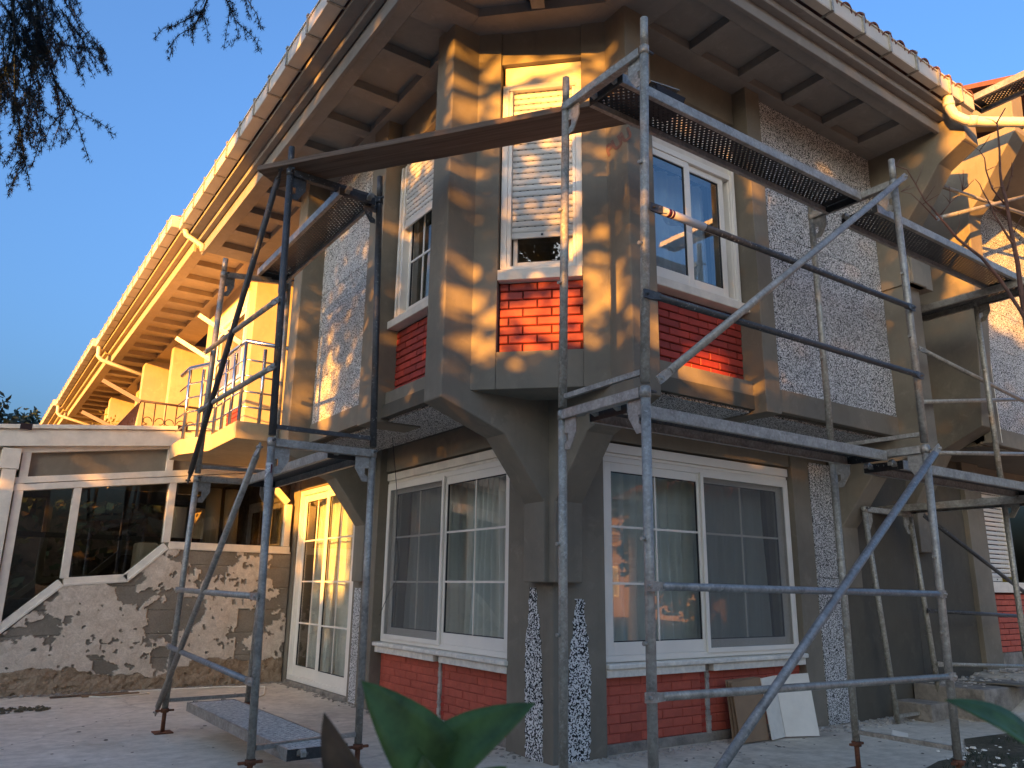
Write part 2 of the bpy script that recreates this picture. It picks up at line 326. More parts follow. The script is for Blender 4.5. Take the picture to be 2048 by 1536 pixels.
def peeling():
    m, n, l, p = newmat('peeling_plaster'); v = coords(n, l)
    at_ = n.new('ShaderNodeAttribute'); at_.attribute_name = 'layer'; sp_ = n.new('ShaderNodeSeparateColor'); l.new(at_.outputs['Color'], sp_.inputs[0])
    b = noise(n, l, v, 9, 6, 0.65, 0.8); f = noise(n, l, v, 60, 4, 0.7); g = noise(n, l, v, 2.2, 4, 0.6)
    grey = ramp(n, l, g.outputs[0], [(0.3, (0.20, 0.175, 0.135)), (0.7, (0.29, 0.255, 0.20))])
    pale = ramp(n, l, b.outputs[0], [(0.3, (0.54, 0.45, 0.345)), (0.55, (0.68, 0.59, 0.47)), (0.75, (0.78, 0.70, 0.58))])
    raw = ramp(n, l, b.outputs[0], [(0.25, (0.22, 0.15, 0.09)), (0.75, (0.48, 0.37, 0.25))])
    c = mix(n, l, sp_.outputs[0], grey.outputs[0], pale.outputs[0]); c = mix(n, l, sp_.outputs[1], c, raw.outputs[0])
    sh = ramp(n, l, f.outputs[0], [(0.3, (0.8, 0.8, 0.8)), (0.7, (1.1, 1.1, 1.1))]); c = mix(n, l, 1.0, c, sh.outputs[0], 'MULTIPLY')
    l.new(c, p.inputs['Base Color']); p.inputs['Roughness'].default_value = 0.9; p.inputs['Specular IOR Level'].default_value = 0.2
    l.new(bump(n, l, f.outputs[0], 0.45, 0.006, bump(n, l, b.outputs[0], 0.5, 0.02)), p.inputs['Normal']); return m
M['peel'] = peeling()
M['interior_stone'] = plain('slate_cladding', (0.16, 0.12, 0.085), 0.9, 0.6, 12, 0.8, 18, bdist=0.02)
M['red_ink'] = plain('red_stamp', (0.17, 0.085, 0.065), 0.8, 0.3, 30, 0)
M['sticker'] = plain('white_sticker', (0.62, 0.58, 0.52), 0.4, 0.05, 5, 0)
M['sticker_red'] = plain('sticker_red', (0.10, 0.008, 0.010), 0.4, 0.1, 5, 0)
M['black'] = plain('black_plastic', (0.012, 0.011, 0.011), 0.5, 0.3, 5, 0.1)
M['fabric'] = plain('grey_fabric', (0.12, 0.11, 0.10), 0.9, 0.4, 30, 0.4, 60)
M['facade_far'] = render_plaster('far_facade', (0.50, 0.36, 0.22), 0.08)
M['facade_pink'] = render_plaster('far_facade_pink', (0.34, 0.22, 0.14), 0.08)

# ------------------------------------------------------------------ setting
def structure(o): o['kind'] = 'structure'; return o
def stuff(o): o['kind'] = 'stuff'; return o
def gh(x, y):                                        # the ground climbs towards the neighbour's steps
    t = max(0.0, min(1.0, (x - 4.9) / 1.6)); t = t * t * (3 - 2 * t)
    k = max(0.0, min(1.0, (y + 2.6) / 1.4))
    return 0.36 * t * k
b = MB(); b.add([(-300, -300, -0.03), (300, -300, -0.03), (300, 300, -0.03), (-300, 300, -0.03)], [(0, 1, 2, 3)])
structure(b.obj('ground', M['soil']))
nx, ny = 60, 48; x0, x1, y0, y1 = -16.0, 4.95, -10.0, 6.0
b = MB(); vs = []; fs = []
for j in range(ny + 1):
    for i in range(nx + 1):
        x = x0 + (x1 - x0) * i / nx; y = y0 + (y1 - y0) * j / ny
        vs.append((x, y, 0.004 * math.sin(x * 3.1 + y) * math.sin(y * 2.3)))
for j in range(ny):
    for i in range(nx): a = j * (nx + 1) + i; fs.append((a, a + 1, a + nx + 2, a + nx + 1))
b.add(vs, fs, smooth=True); structure(b.obj('patio', M['ground']))
b = MB(); vs = []; fs = []; nx, ny = 40, 26; x0, x1, y0, y1 = 4.2, 16.0, -5.0, 0.4
for j in range(ny + 1):
    for i in range(nx + 1):
        x = x0 + (x1 - x0) * i / nx; y = y0 + (y1 - y0) * j / ny
        vs.append((x, y, gh(x, y) + 0.006 + 0.012 * random.random() * (x > 4.6) - (0.03 if x < 4.4 else 0)))
for j in range(ny):
    for i in range(nx): a = j * (nx + 1) + i; fs.append((a, a + 1, a + nx + 2, a + nx + 1))
b.add(vs, fs, smooth=True); structure(b.obj('terrace_bank', M['ground']))
# turf and soil patch in the lower right
b = MB(); pts = []
for k in range(36):
    a = 2 * math.pi * k / 36; r = 1 + 0.10 * math.sin(5 * a) + 0.07 * math.sin(11 * a + 1)
    pts.append((4.3 + 2.75 * r * math.cos(a), -2.15 + 0.98 * r * math.sin(a), 0.012))
b.add([(4.3, -2.15, 0.03)] + pts, [(0, k + 1, (k + 1) % 36 + 1) for k in range(36)]); structure(b.obj('soil_bed', M['soil']))
b = MB()
for k in range(5200):
    a = random.random() * 2 * math.pi; r = math.sqrt(random.random()) * 0.97
    x = 4.3 + 2.6 * r * math.cos(a); y = -2.15 + 0.92 * r * math.sin(a)
    if math.sin(x * 3.7 + 1) * math.sin(y * 5.1) < -0.25: continue
    t = random.random() * 6.28; h = random.uniform(0.015, 0.05); w = 0.004
    dx, dy = math.cos(t), math.sin(t); lx, ly = random.uniform(-.03, .03), random.uniform(-.03, .03); z = 0.012 + gh(x, y)
    b.add([(x - dx * w, y - dy * w, z), (x + dx * w, y + dy * w, z), (x + lx, y + ly, z + h)], [(0, 1, 2)])
stuff(tag(b.obj('grass', M['leaf_tree']), 'short sparse grass in the soil patch in front of the right scaffold', 'grass'))

# ------------------------------------------------------------------ corner house
house = thing('corner_house', 'grey two storey corner house with red brick panels and a chamfered upper bay', 'house')
P = M['plaster']
def fb(name, F, s0, s1, d0, d1, z0, z1, mat=None, bev=0.006, parent=None):
    return MB().fbox(F, s0, s1, d0, d1, z0, z1).obj(name, mat or P, parent or house, bev)
# bricks ------------------------------------------------------------
def brick_mesh(mat):
    e = 0.006; L, D, Hh = 0.5, 0.03, 0.0305
    q = MB().add([(-L, D, -Hh), (L, D, -Hh), (L, D, Hh), (-L, D, Hh), (-L, -D + e, -Hh), (L, -D + e, -Hh), (L, -D + e, Hh), (-L, -D + e, Hh),
                  (-L + e * 3, -D, -Hh + e), (L - e * 3, -D, -Hh + e), (L - e * 3, -D, Hh - e), (-L + e * 3, -D, Hh - e)],
                 [(0, 1, 2, 3), (0, 4, 5, 1), (1, 5, 6, 2), (2, 6, 7, 3), (3, 7, 4, 0), (4, 8, 9, 5), (5, 9, 10, 6), (6, 10, 11, 7), (7, 11, 8, 4), (8, 11, 10, 9)])
    return mesh_of(q, 'brick', mat)
BM1 = brick_mesh(M['brick']); BM2 = brick_mesh(M['brick_pale'])
def brick_panel(F, rz, s0, s1, z0, z1, d, parent, me, L=0.225, pitch=0.0705, chips=0.0, joint=0.009):
    n = max(1, round((z1 - z0) / pitch)); pt = (z1 - z0) / n
    for r in range(n):
        x = s0 - (L / 2 if r % 2 else 0) - 0.04; z = z0 + pt * (r + 0.5)
        while x < s1 - 0.01:
            a, c = max(s0, x), min(s1, x + L); x += L
            if c - a < 0.035: continue
            if chips and r == 0 and random.random() < chips: continue
            w = c - a - joint
            dd = d - 0.03 + random.uniform(-0.0025, 0.0035)
            inst('brick', me, parent, F((a + c) / 2, dd, z), rz + random.uniform(-.004, .004), (w, 1, (pt - joint) / 0.061), ry=random.uniform(-.006, .006))
RZ = {'R': 0.0, 'L': -math.pi / 2, 'C': -math.pi / 4}
# windows -----------------------------------------------------------
def ring(b, F, s0, s1, z0, z1, w, d0, d1, wb=None):
    wb = wb or w
    b.fbox(F, s0, s0 + w, d0, d1, z0, z1); b.fbox(F, s1 - w, s1, d0, d1, z0, z1)
    b.fbox(F, s0 + w, s1 - w, d0, d1 - 0.001, z0, z0 + wb); b.fbox(F, s0 + w, s1 - w, d0, d1 - 0.001, z1 - w, z1)
def window(F, s0, s1, z0, z1, d, sashes, parent, label=None, fw=0.055, glass=None, name='window'):
    b = MB(); ring(b, F, s0, s1, z0, z1, fw, d - 0.11, d)
    for sx in [s0 + fw + 0.001, s1 - fw - 0.009]: b.fbox(F, sx, sx + 0.008, d - 0.09, d - 0.02, z0 + fw, z1 - fw)
    w = b.obj(name, M['pvc'], parent, 0.004)
    if label: w['label'] = label
    for (a, c, dd, cols, rows, sw, screen, zb) in sashes:
        q = MB(); ring(q, F, a, c, zb or z0 + fw, z1 - fw, sw, d + dd - 0.035, d + dd, sw * 1.35); q.obj('sash', M['pvc'], w, 0.004)
        g0, g1, h0, h1 = a + sw, c - sw, (zb or z0 + fw) + sw * 1.35, z1 - fw - sw
        q = MB(); ring(q, F, g0, g1, h0, h1, 0.008, d + dd - 0.025, d + dd - 0.010); q.obj('glazing_seal', M['seal'], w)
        MB().fbox(F, g0, g1, d + dd - 0.022, d + dd - 0.018, h0, h1).obj('pane', glass or M['glass'], w)
        for k in range(1, cols):
            x = g0 + (g1 - g0) * k / cols; MB().fbox(F, x - 0.008, x + 0.008, d + dd - 0.021, d + dd - 0.011, h0, h1).obj('glazing_bar', M['pvc'], w)
        for k in range(1, rows):
            z = h0 + (h1 - h0) * k / rows; MB().fbox(F, g0, g1, d + dd - 0.0215, d + dd - 0.0095, z - 0.009, z + 0.009).obj('glazing_bar', M['pvc'], w)
        if screen:
            MB().fbox(F, a + 0.01, c - 0.01, d + 0.004, d + 0.006, (zb or z0 + fw) + 0.01, z1 - fw - 0.01).obj('insect_screen', M['screen'], w)
            q = MB(); ring(q, F, a - 0.012, c + 0.012, z0 + fw - 0.012, z1 - fw + 0.012, 0.04, d - 0.004, d + 0.016); q.obj('screen_frame', M['pvc'], w, 0.003)
    return w
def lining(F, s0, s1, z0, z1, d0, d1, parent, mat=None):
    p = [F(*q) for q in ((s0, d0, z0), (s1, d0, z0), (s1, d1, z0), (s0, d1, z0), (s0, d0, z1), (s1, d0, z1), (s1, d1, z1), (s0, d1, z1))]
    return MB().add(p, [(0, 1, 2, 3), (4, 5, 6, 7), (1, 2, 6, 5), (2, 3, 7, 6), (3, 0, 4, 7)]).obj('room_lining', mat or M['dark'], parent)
def curtain(F, s0, s1, z0, z1, d, label, pitch=0.11, amp=0.022, gap=None, group='sheer curtains behind the windows'):
    b = MB(); n = int((s1 - s0) / 0.012); vs = []; fs = []; nz = 4
    ph = random.random() * 6
    for i in range(n + 1):
        s = s0 + (s1 - s0) * i / n
        for k in range(nz + 1):
            z = z0 + (z1 - z0) * k / nz; a = amp * (1.15 - 0.3 * k / nz)
            w = math.sin(2 * math.pi * s / pitch + ph + 0.6 * math.sin(s * 5)) + 0.35 * math.sin(2 * math.pi * s / pitch * 2.3 + 1) + 0.5 * math.sin(s * 9 + k)
            vs.append(F(s, d + a * w, z))
    for i in range(n):
        for k in range(nz): a = i * (nz + 1) + k; fs.append((a, a + nz + 1, a + nz + 2, a + 1))
    b.add(vs, fs, smooth=True)
    return tag(b.obj('curtain', M['curtain'], None, loc=F((s0 + s1) / 2, d, z0)), label, 'curtain', group)
def shutter(F, s0, s1, z0, z1, d, parent, pitch=0.053):
    """closed roller shutter: every slat a piece"""
    n = int((z1 - z0) / pitch); prof = [(0, -0.010), (0.004, -0.003), (0.012, 0.001), (0.030, 0.003), (0.043, 0.0), (0.049, -0.006), (0.0505, -0.010)]
    me = None
    for k in range(n):
        z = z1 - (k + 1) * pitch
        if me is None:
            q = MB().prism([F(s0, d + pd, z + pz) for pz, pd in prof], Vector(F(s1, d, z)) - Vector(F(s0, d, z))); o = q.obj('shutter_slat', M['shutter'], parent, loc=F(s0, d, z)); me = o.data
        else: inst('shutter_slat', me, parent, F(s0, d, z))
    b = MB()                                                # ventilation slots
    for k in range(n):
        z = z1 - (k + 1) * pitch
        m_ = int((s1 - s0) / 0.062)
        for i in range(m_):
            s = s0 + 0.035 + i * 0.062 + (0.02 if k % 2 else 0)
            if s + 0.02 < s1: b.fbox(F, s, s + 0.018, d - 0.009, d - 0.0045 + 0.0015, z + 0.0505, z + 0.0532)
    stuff(b.obj('shutter_slot', M['seal'], parent))
    zb = z1 - n * pitch
    MB().fbox(F, s0, s1, d - 0.012, d + 0.006, zb - 0.05, zb - 0.002).obj('shutter_rail', M['shutter'], parent, 0.003)
    MB().fbox(F, (s0 + s1) / 2 - 0.008, (s0 + s1) / 2 + 0.008, d + 0.0055, d + 0.012, zb - 0.034, zb - 0.020).obj('shutter_stop', M['seal'], parent)

# ---- ground floor
ZS = 2.74
b = MB(); b.box(0.0, 0.53, 0.0, 0.30, -0.02, ZS); b.box(0.001, 0.30, 0.30, 0.615, -0.02, ZS); b.obj('corner_column', P, house, 0.008)
for key, F, w0, w1 in (('R', FR, 0.53, 3.06), ('L', FL, 0.615, 3.08)):
    fb('wall', F, w0 - 0.05, w1 + 0.05, -0.34, -0.125, -0.02, 0.66, M['mortar'], 0)
    fb('lintel', F, w0 - 0.02, w1 + 0.02, -0.34, -0.028, 2.475, ZS)
    gap = 1.70 if key == 'R' else 1.76
    fb('plinth', F, w0, w1, -0.125, -0.065, -0.02, 0.075, M['plinth'], 0.012)
    brick_panel(F, RZ[key], w0 + 0.004, gap - 0.035, 0.075, 0.57, -0.075, house, BM2, L=.235, chips=0.12, joint=0.004)
    brick_panel(F, RZ[key], gap + 0.075, w1 - 0.004, 0.075, 0.57, -0.075, house, BM2, L=.235, chips=0.12, joint=0.004)
    fb('brick_backing', F, w0, w1, -0.125, -0.082, 0.075, 0.575, M['joint_pale'], 0)
    # opened chase in the middle of the brickwork, with a rib of old mortar
    q = MB(); z = 0.06
    while z < 0.57:
        h = random.uniform(0.03, 0.07); q.fbox(F, gap + 0.026 + random.uniform(-.010, .006), gap + 0.072, -0.088, -0.070 + random.uniform(0, .012), z, min(z + h, 0.578)); z += h
    q.obj('mortar_rib', M['mortar'], house, 0.006)
    q = MB(); z = 0.06
    while z < 0.56:
        h = random.uniform(0.02, 0.05); q.fbox(F, gap - 0.030, gap + 0.02, -0.0885, -0.0815 + random.uniform(0, .008), z, z + h * 0.7); z += h + 0.02
    q.obj('broken_brick', M['brick'], house, 0.004)
    # sill: sloping slab and moulded apron, notched over the chase
    q = MB(); q.fbox(F, w0 - 0.02 if key == 'L' else w0, w1 + 0.01, -0.12, 0.035, 0.635, 0.675); q.obj('sill', M['stone'], house, 0.010)
    q = MB(); q.fbox(F, w0 + 0.002, gap - 0.05, -0.12, 0.008, 0.572, 0.635); q.fbox(F, gap + 0.055, w1 - 0.004, -0.12, 0.006, 0.572, 0.635); q.obj('sill_apron', M['stone'], house, 0.006)
    q = MB(); q.fbox(F, gap - 0.05, gap + 0.055, -0.12, -0.045, 0.575, 0.634); q.obj('sill_notch', M['plinth'], house, 0.01)
    # big sliding window
    mid = (w0 + w1) / 2 - 0.03
    zt = 2.455
    q = MB(); q.fbox(F, w0 + 0.01, w1 - 0.01, -0.15, -0.040, 2.375, zt); q.fbox(F, w0 + 0.01, w1 - 0.01, -0.15, -0.062, 2.345, 2.374)
    q.obj('shutter_box', M['pvc_old'] if key == 'L' else M['pvc'], house, 0.005)
    wl_ = (w0 + 0.065, mid + 0.03, -0.010, 2, 3, 0.075, False, None); wr_ = (mid - 0.005, w1 - 0.07, -0.045, 2, 3, 0.07, True, None)
    window(F, w0 + 0.006, w1 - 0.006, 0.680, 2.343, -0.055, [wl_, wr_], house, fw=0.05)
    lining(F, w0 - 0.1, w1 + 0.1, 0.55, 2.65, -0.30, -1.9, house)
for lab, F, a, c, pt in (('pleated white curtain behind the ground floor window left of the corner column', FL, 0.66, 3.05, 0.12),
                     ('grey white vertical pleat curtain behind the ground floor window right of the corner column', FR, 0.58, 3.02, 0.15)):
    curtain(F, a, c, 0.70, 2.40, -0.34, lab, pt, 0.034)
# right: pilaster, speckled strip, dark wall under the overhang
fb('pilaster', FR, 3.06, 3.34, -0.34, 0.004, -0.02, ZS)
fb('insulation_board', FR, 3.34, 3.70, -0.02, 0.012, 0.01, 1.38, M['speckle'], 0.003); fb('insulation_board', FR, 3.34, 3.70, -0.02, 0.012, 1.385, 2.55, M['speckle'], 0.003)
fb('wall', FR, 3.341, 3.70, -0.34, -0.021, -0.02, ZS); fb('wall', FR, 3.70, 5.16, -0.34, 0.0, -0.02, ZS + 0.4, M['shaded_plaster'])
# left: pilaster, speckled strip, glazed door
fb('pilaster', FL, 3.08, 3.40, -0.34, 0.05, -0.02, ZS)
fb('insulation_board', FL, 3.44, 3.66, -0.015, 0.014, 0.01, 1.22, M['speckle'], 0.003); fb('wall', FL, 3.40, 3.745, -0.34, 0.0, -0.02, ZS)
fb('lintel', FL, 3.745, 5.74, -0.34, -0.01, 2.50, ZS); fb('wall', FL, 5.74, 5.96, -0.34, 0.0, -0.02, ZS)
fb('threshold', FL, 3.745, 5.74, -0.34, 0.015, -0.02, 0.045, M['plinth'], 0.012)
window(FL, 3.75, 5.735, 0.05, 2.495, -0.02, [(3.82, 4.80, -0.012, 2, 4, 0.09, False, None), (4.74, 5.67, -0.045, 2, 4, 0.09, False, None)], house, name='glazed_door', fw=0.06)
lining(FL, 3.6, 5.85, 0.0, 2.65, -0.30, -1.9, house)
curtain(FL, 3.80, 5.69, 0.06, 2.45, -0.30, 'long sheer curtain behind the glazed double door', 0.13, 0.042)

# ---- overhanging upper storey: slab, brackets, walls
foot = [(-0.775, 3.45), (-0.775, -0.022), (-0.045, -0.752), (3.85, -0.752), (3.85, 0.3), (0.3, 0.3), (0.3, 3.45)]
MB().prism([(x, y, 2.735) for x, y in foot], (0, 0, 0.12)).obj('floor_slab', M['shaded_plaster'], house)
MB().box(-0.70, -0.06, 0.30, 3.25, 2.715, 2.7345).obj('insulation_board', M['speckle'], house); MB().box(0.30, 3.65, -0.70, -0.06, 2.715, 2.7345).obj('insulation_board', M['speckle'], house)
prof = [(-0.15, 1.29), (0.10, 1.29), (0.10, 1.90), (0.48, 2.39), (1.05, 2.60), (1.05, 5.84), (-0.15, 5.84)]
def fin(F, s0, s1, pr, name='bracket_pier', mat=None):
    return MB().prism([F(s0, d, z) for d, z in pr], Vector(F(s1, 0, 0)) - Vector(F(s0, 0, 0))).obj(name, mat or P, house, 0.010)
fin(FL, -0.015, 0.255, prof); fin(FR, -0.055, 0.217, [(min(d, 1.0), z) for d, z in prof])
fin(FL, 3.30, 3.57, prof)
fin(FR, 3.71, 3.98, [(-0.15, 1.29), (0.10, 1.29), (0.10, 1.90), (0.48, 2.39), (1.04, 2.60), (1.04, 4.28), (1.13, 4.28), (1.13, 4.92), (1.52, 5.43), (1.80, 5.58), (1.80, 5.95), (-0.15, 5.95)])
fb('pier_cap', FR, 3.69, 4.12, 0.2, 1.115, 4.28, 4.95)
for key, F in (('R', FR), ('L', FL)):
    e0 = 1.58; e1 = 1.78 if key == 'R' else 1.90
    end = 3.71 if key == 'R' else 3.30
    fb('wall', F, e1 - 0.05, end + 0.05, 0.35, 0.776, 2.76, 5.84)
    fb('pilaster', F, e0, e1, 0.36, 0.87, 2.70, 5.835)
    fb('band', F, e1, end, 0.5, 0.815, 2.742, 2.945)
    # insulation boards, joints open
    z = 2.945; row = 0
    while z < 5.83:
        z2 = min(z + 0.50, 5.835); x = e1 - (0.0 if row % 2 else 0.55)
        while x < end:
            a, c = max(e1, x), min(end, x + 1.05); x += 1.05
            if c - a > 0.03: fb('insulation_board', F, a + 0.0015, c - 0.0015, 0.776, 0.80 + random.uniform(-.0015, .0015), z + 0.0015, z2 - 0.0015, M['speckle'], 0.002)
        z = z2; row += 1
    # window bay between corner fin and pilaster
    w0 = 0.25
    fb('wall', F, w0, e0, 0.35, 0.60, 2.76, 3.60, M['mortar'], 0); fb('brick_backing', F, w0, e0, 0.60, 0.645, 2.98, 3.60, M['joint'], 0)
    fb('band', F, w0, e0, 0.5, 0.745, 2.741, 2.982); fb('lintel', F, w0, e0, 0.36, 0.72, 5.47, 5.836)
    brick_panel(F, RZ[key], w0, e0, 2.985, 3.585, 0.66, house, BM1, L=.235)
    MB().fbox(F, w0, e0 + 0.02, 0.4, 0.765, 3.60, 3.675).obj('sill', M['pvc_old'], house, 0.008)
    if key == 'R':
        fb('shutter_box', F, w0 + 0.01, e0 - 0.02, 0.40, 0.665, 4.95, 5.468, M['pvc_old'], 0.006)
        window(F, w0 + 0.03, e0 - 0.01, 3.676, 4.948, 0.685, [(w0 + 0.09, 0.985, -0.01, 1, 1, 0.06, False, None), (0.955, e0 - 0.13, -0.03, 1, 2, 0.06, False, None)], house, glass=M['glass_sky'])
        fb('guide_rail', F, e0 - 0.055, e0 - 0.02, 0.62, 0.70, 3.68, 5.46, M['pvc'], 0.004)
        lining(F, w0 - 0.05, e0 + 0.1, 3.5, 5.3, 0.45, -0.5, house)
    else:
        fb('shutter_box', F, w0 + 0.01, e0 - 0.02, 0.40, 0.655, 5.30, 5.468, M['pvc_old'], 0.006)
        wdw = window(F, w0 + 0.03, e0 - 0.03, 3.676, 5.298, 0.68, [(w0 + 0.09, 0.93, -0.02, 2, 3, 0.055, False, None), (0.90, e0 - 0.10, -0.045, 2, 3, 0.055, False, None)], house)
        fb('guide_rail', F, e0 - 0.065, e0 - 0.028, 0.60, 0.715, 3.68, 5.29, M['pvc'], 0.004); fb('guide_rail', F, e0 - 0.12, e0 - 0.085, 0.60, 0.705, 3.68, 5.29, M['pvc'], 0.004)
        shutter(F, w0 + 0.06, e0 - 0.13, 4.60, 5.285, 0.695, wdw)
        lining(F, w0 - 0.05, e0 + 0.1, 3.5, 5.4, 0.45, -0.5, house)
curtain(FR, 0.30, 1.50, 3.72, 4.92, 0.40, 'blue white curtain behind the upper right window without shutter', 0.16, 0.02)
curtain(FL, 0.30, 1.50, 3.72, 4.75, 0.40, 'dim curtain under the half lowered shutter of the narrow upper left window', 0.13, 0.02)
# chamfer with the shuttered window
LC = 1.045
fb('pilaster', FC, -0.01, 0.190, -0.40, 0.0, 2.683, 5.838); fb('pilaster', FC, 0.855, LC + 0.01, -0.40, 0.0, 2.683, 5.838)
fb('band', FC, 0.19, 0.855, -0.40, -0.004, 2.684, 2.977); fb('lintel', FC, 0.19, 0.855, -0.40, -0.018, 5.50, 5.837)
fb('wall', FC, 0.19, 0.855, -0.40, -0.11, 2.977, 3.56, M['mortar'], 0); fb('brick_backing', FC, 0.19, 0.855, -0.11, -0.072, 2.977, 3.56, M['joint'], 0)
brick_panel(FC, RZ['C'], 0.20, 0.855, 2.982, 3.552, -0.057, house, BM1)
MB().fbox(FC, 0.192, 0.853, -0.3, 0.012, 3.552, 3.640).obj('sill', M['pvc_old'], house, 0.006)
fb('shutter_box', FC, 0.215, 0.853, -0.35, -0.065, 5.315, 5.498, M['pvc_old'], 0.005)
wc = window(FC, 0.20, 0.852, 3.641, 5.314, -0.045, [(0.29, 0.77, -0.075, 1, 1, 0.035, False, 3.70)], house, fw=0.05)
q = MB(); q.fbox(FC, 0.251, 0.282, -0.10, -0.052, 3.69, 5.26); q.fbox(FC, 0.775, 0.80, -0.10, -0.052, 3.69, 5.26); q.obj('shutter_guide', M['pvc'], wc, 0.003)
shutter(FC, 0.283, 0.774, 3.965, 5.258, -0.085, wc)
lining(FC, 0.2, 0.85, 3.6, 5.4, -0.3, -0.7, house)
# stamped writing left on the corner pier
fc = bpy.data.curves.new('stamped_letters', 'FONT'); fc.body = 'PUU'; fc.size = 0.15; fc.shear = -0.25; fc.extrude = 0.0008; fc.offset = 0.006
fo = bpy.data.objects.new('stamped_letters', fc); C.objects.link(fo); fo.data.materials.append(M['red_ink'])
_dg = bpy.context.evaluated_depsgraph_get(); _me = bpy.data.meshes.new_from_object(fo.evaluated_get(_dg)); bpy.data.objects.remove(fo)
fo = bpy.data.objects.new('stamped_letters', _me); C.objects.link(fo); fo.parent = house
mx_ = Matrix(((0, 0, -1), (-1, 0, 0), (0, 1, 0)))         # text x along -Y, text y up, facing -X
fo.matrix_local = Matrix.Translation((-0.0575, -0.775, 4.545)) @ (mx_.to_4x4()) @ Matrix.Rotation(R(8), 4, 'Z')
# bare insulation patches torn into the column skin
def ragged(F, c0, c1, z0, z1, d, n=34):
    l = []; r = []
    for k in range(n + 1):
        z = z0 + (z1 - z0) * k / n; t = k / n; w = 1.0 - 0.62 * max(0, t - 0.55) / 0.45
        m = (c0 + c1) / 2 + 0.10 * (c1 - c0) * t
        l.append(F(m - (c1 - c0) / 2 * w + random.uniform(-.014, .014), d, z)); r.append(F(m + (c1 - c0) / 2 * w + random.uniform(-.014, .014), d, z))
    b = MB()
    for k in range(n):
        q0, q1, q2, q3 = l[k], r[k], r[k + 1], l[k + 1]
        inn = [F(*x) for x in ()]
        b.add([q0, q1, q2, q3], [(0, 1, 2, 3)])
    o = b.obj('bare_insulation', M['speckle_bold'], house)
    s_ = o.modifiers.new('thickness', 'SOLIDIFY'); s_.thickness = 0.004; s_.offset = 0
    return o
ragged(FL, 0.12, 0.34, 0.0, 1.25, 0.004); ragged(FR, 0.13, 0.35, 0.0, 1.17, 0.004)

# ---- eaves
SZ = 5.80
def eave(F, s0, s1, lip_d, dz, ends, g0, g1, gz0, gz1, in_d, parent, mat, in_s0=None, rib0=None, straps=(), tiles=True, rec_first=0.0, gmat=None, lz=(5.75, 5.87), pitch=0.64, open_=0.50):
    """coffered soffit, stepped fascia and gutter of one facade"""
    z = SZ + dz
    MB().fbox(F, s0, s1, in_d - 0.3, lip_d + 0.02, z + 0.085, z + 0.13).obj('soffit_panel', mat, parent)
    q = MB().fbox(F, s0, s1, lip_d - 0.17, lip_d - 0.02, z, z + 0.084); q.obj('soffit_beam', mat, parent, 0.006)
    c_in = in_d + 0.13
    MB().fbox(F, s0 if in_s0 is None else in_s0, s1, in_d - 0.3, c_in, z, z + 0.084).obj('soffit_beam', mat, parent, 0.006)
    x = s0 if rib0 is None else rib0
    for e in list(ends) + [None]:
        a = x; c = (e - open_) if e is not None else s1
        if c > a + 0.01: MB().fbox(F, a, c, c_in, lip_d - 0.17, z + 0.0005, z + 0.0835).obj('soffit_rib', mat, parent, 0.004)
        if e is not None: x = e
    MB().fbox(F, s0, s1, lip_d - 0.02, lip_d + 0.02, lz[0] + dz, lz[1] + dz + 0.04).obj('fascia', mat, parent, 0.006)
    MB().fbox(F, s0, s1, lip_d + 0.02, lip_d + 0.09, lz[1] + dz, gz0 - 0.06).obj('fascia', mat, parent, 0.006)
    MB().fbox(F, s0, s1, lip_d - 0.02, g0 - 0.01, gz0 - 0.06, gz0 - 0.02).obj('eaves_board', mat, parent, 0.004)
    gm = gmat or M['gutter']
    q = MB(); t = 0.012
    q.fbox(F, s0, s1, g0, g1, gz0, gz0 + t); q.fbox(F, s0, s1, g1 - t, g1, gz0 + t, gz1); q.fbox(F, s0, s1, g0, g0 + t, gz0 + t, gz1 - 0.01)
    q.fbox(F, s0, s0 + t, g0 + t, g1 - t, gz0 + t, gz1); q.fbox(F, s1 - t, s1, g0 + t, g1 - t, gz0 + t, gz1)
    q.fbox(F, s0, s1, g1, g1 + 0.012, gz1 - 0.018, gz1 - 0.001)
    g = q.obj('gutter', gm, parent, 0.004)
    for k, s in enumerate(straps):
        q = MB(); w = 0.013
        q.fbox(F, s - w, s + w, g0 - 0.02, g1 + 0.005, gz0 - 0.006, gz0 - 0.001); q.fbox(F, s - w, s + w, g1 + 0.001, g1 + 0.0165, gz0 - 0.005, gz1 + 0.012)
        q.fbox(F, s - w * 1.6, s + w * 1.6, g1 - 0.02, g1 + 0.02, gz1 + 0.011, gz1 + 0.03)
        q.obj('gutter_strap', M['galv_dirty'], g)
    return g
gR = eave(FR, -1.57, 3.72, 1.55, 0.0, [0.78, 1.42, 2.06, 2.70, 3.32], 1.72, 1.80, 6.00, 6.17, 0.80, house, M['soffit'], straps=(), in_s0=-0.2, rib0=-0.2)
bpy.data.objects.remove(gR)
gL = eave(FL, -1.55, 6.08, 1.57, 0.0, [0.62, 1.26, 1.90, 2.54, 3.18, 3.82, 4.46, 5.10, 5.74], 1.79, 1.92, 6.03, 6.20, 0.80, house, M['soffit'], in_s0=-0.2, rib0=-0.2, lz=(5.74, 5.90),
          straps=[-1.2, -0.55, 0.12, 0.62, 1.12, 1.66, 2.2, 2.68, 3.2, 3.7, 4.2, 4.72, 5.25, 5.8])
q = MB(); t = 0.012
q.fbox(FR, -1.79, 4.02, 1.72, 1.80, 6.0, 6.012); q.fbox(FR, -1.79, 4.02, 1.788, 1.80, 6.012, 6.17); q.fbox(FR, -1.79, 4.02, 1.72, 1.732, 6.012, 6.16); q.fbox(FR, 4.008, 4.02, 1.733, 1.787, 6.012, 6.17); q.fbox(FR, -1.79, 4.02, 1.8, 1.811, 6.152, 6.169)
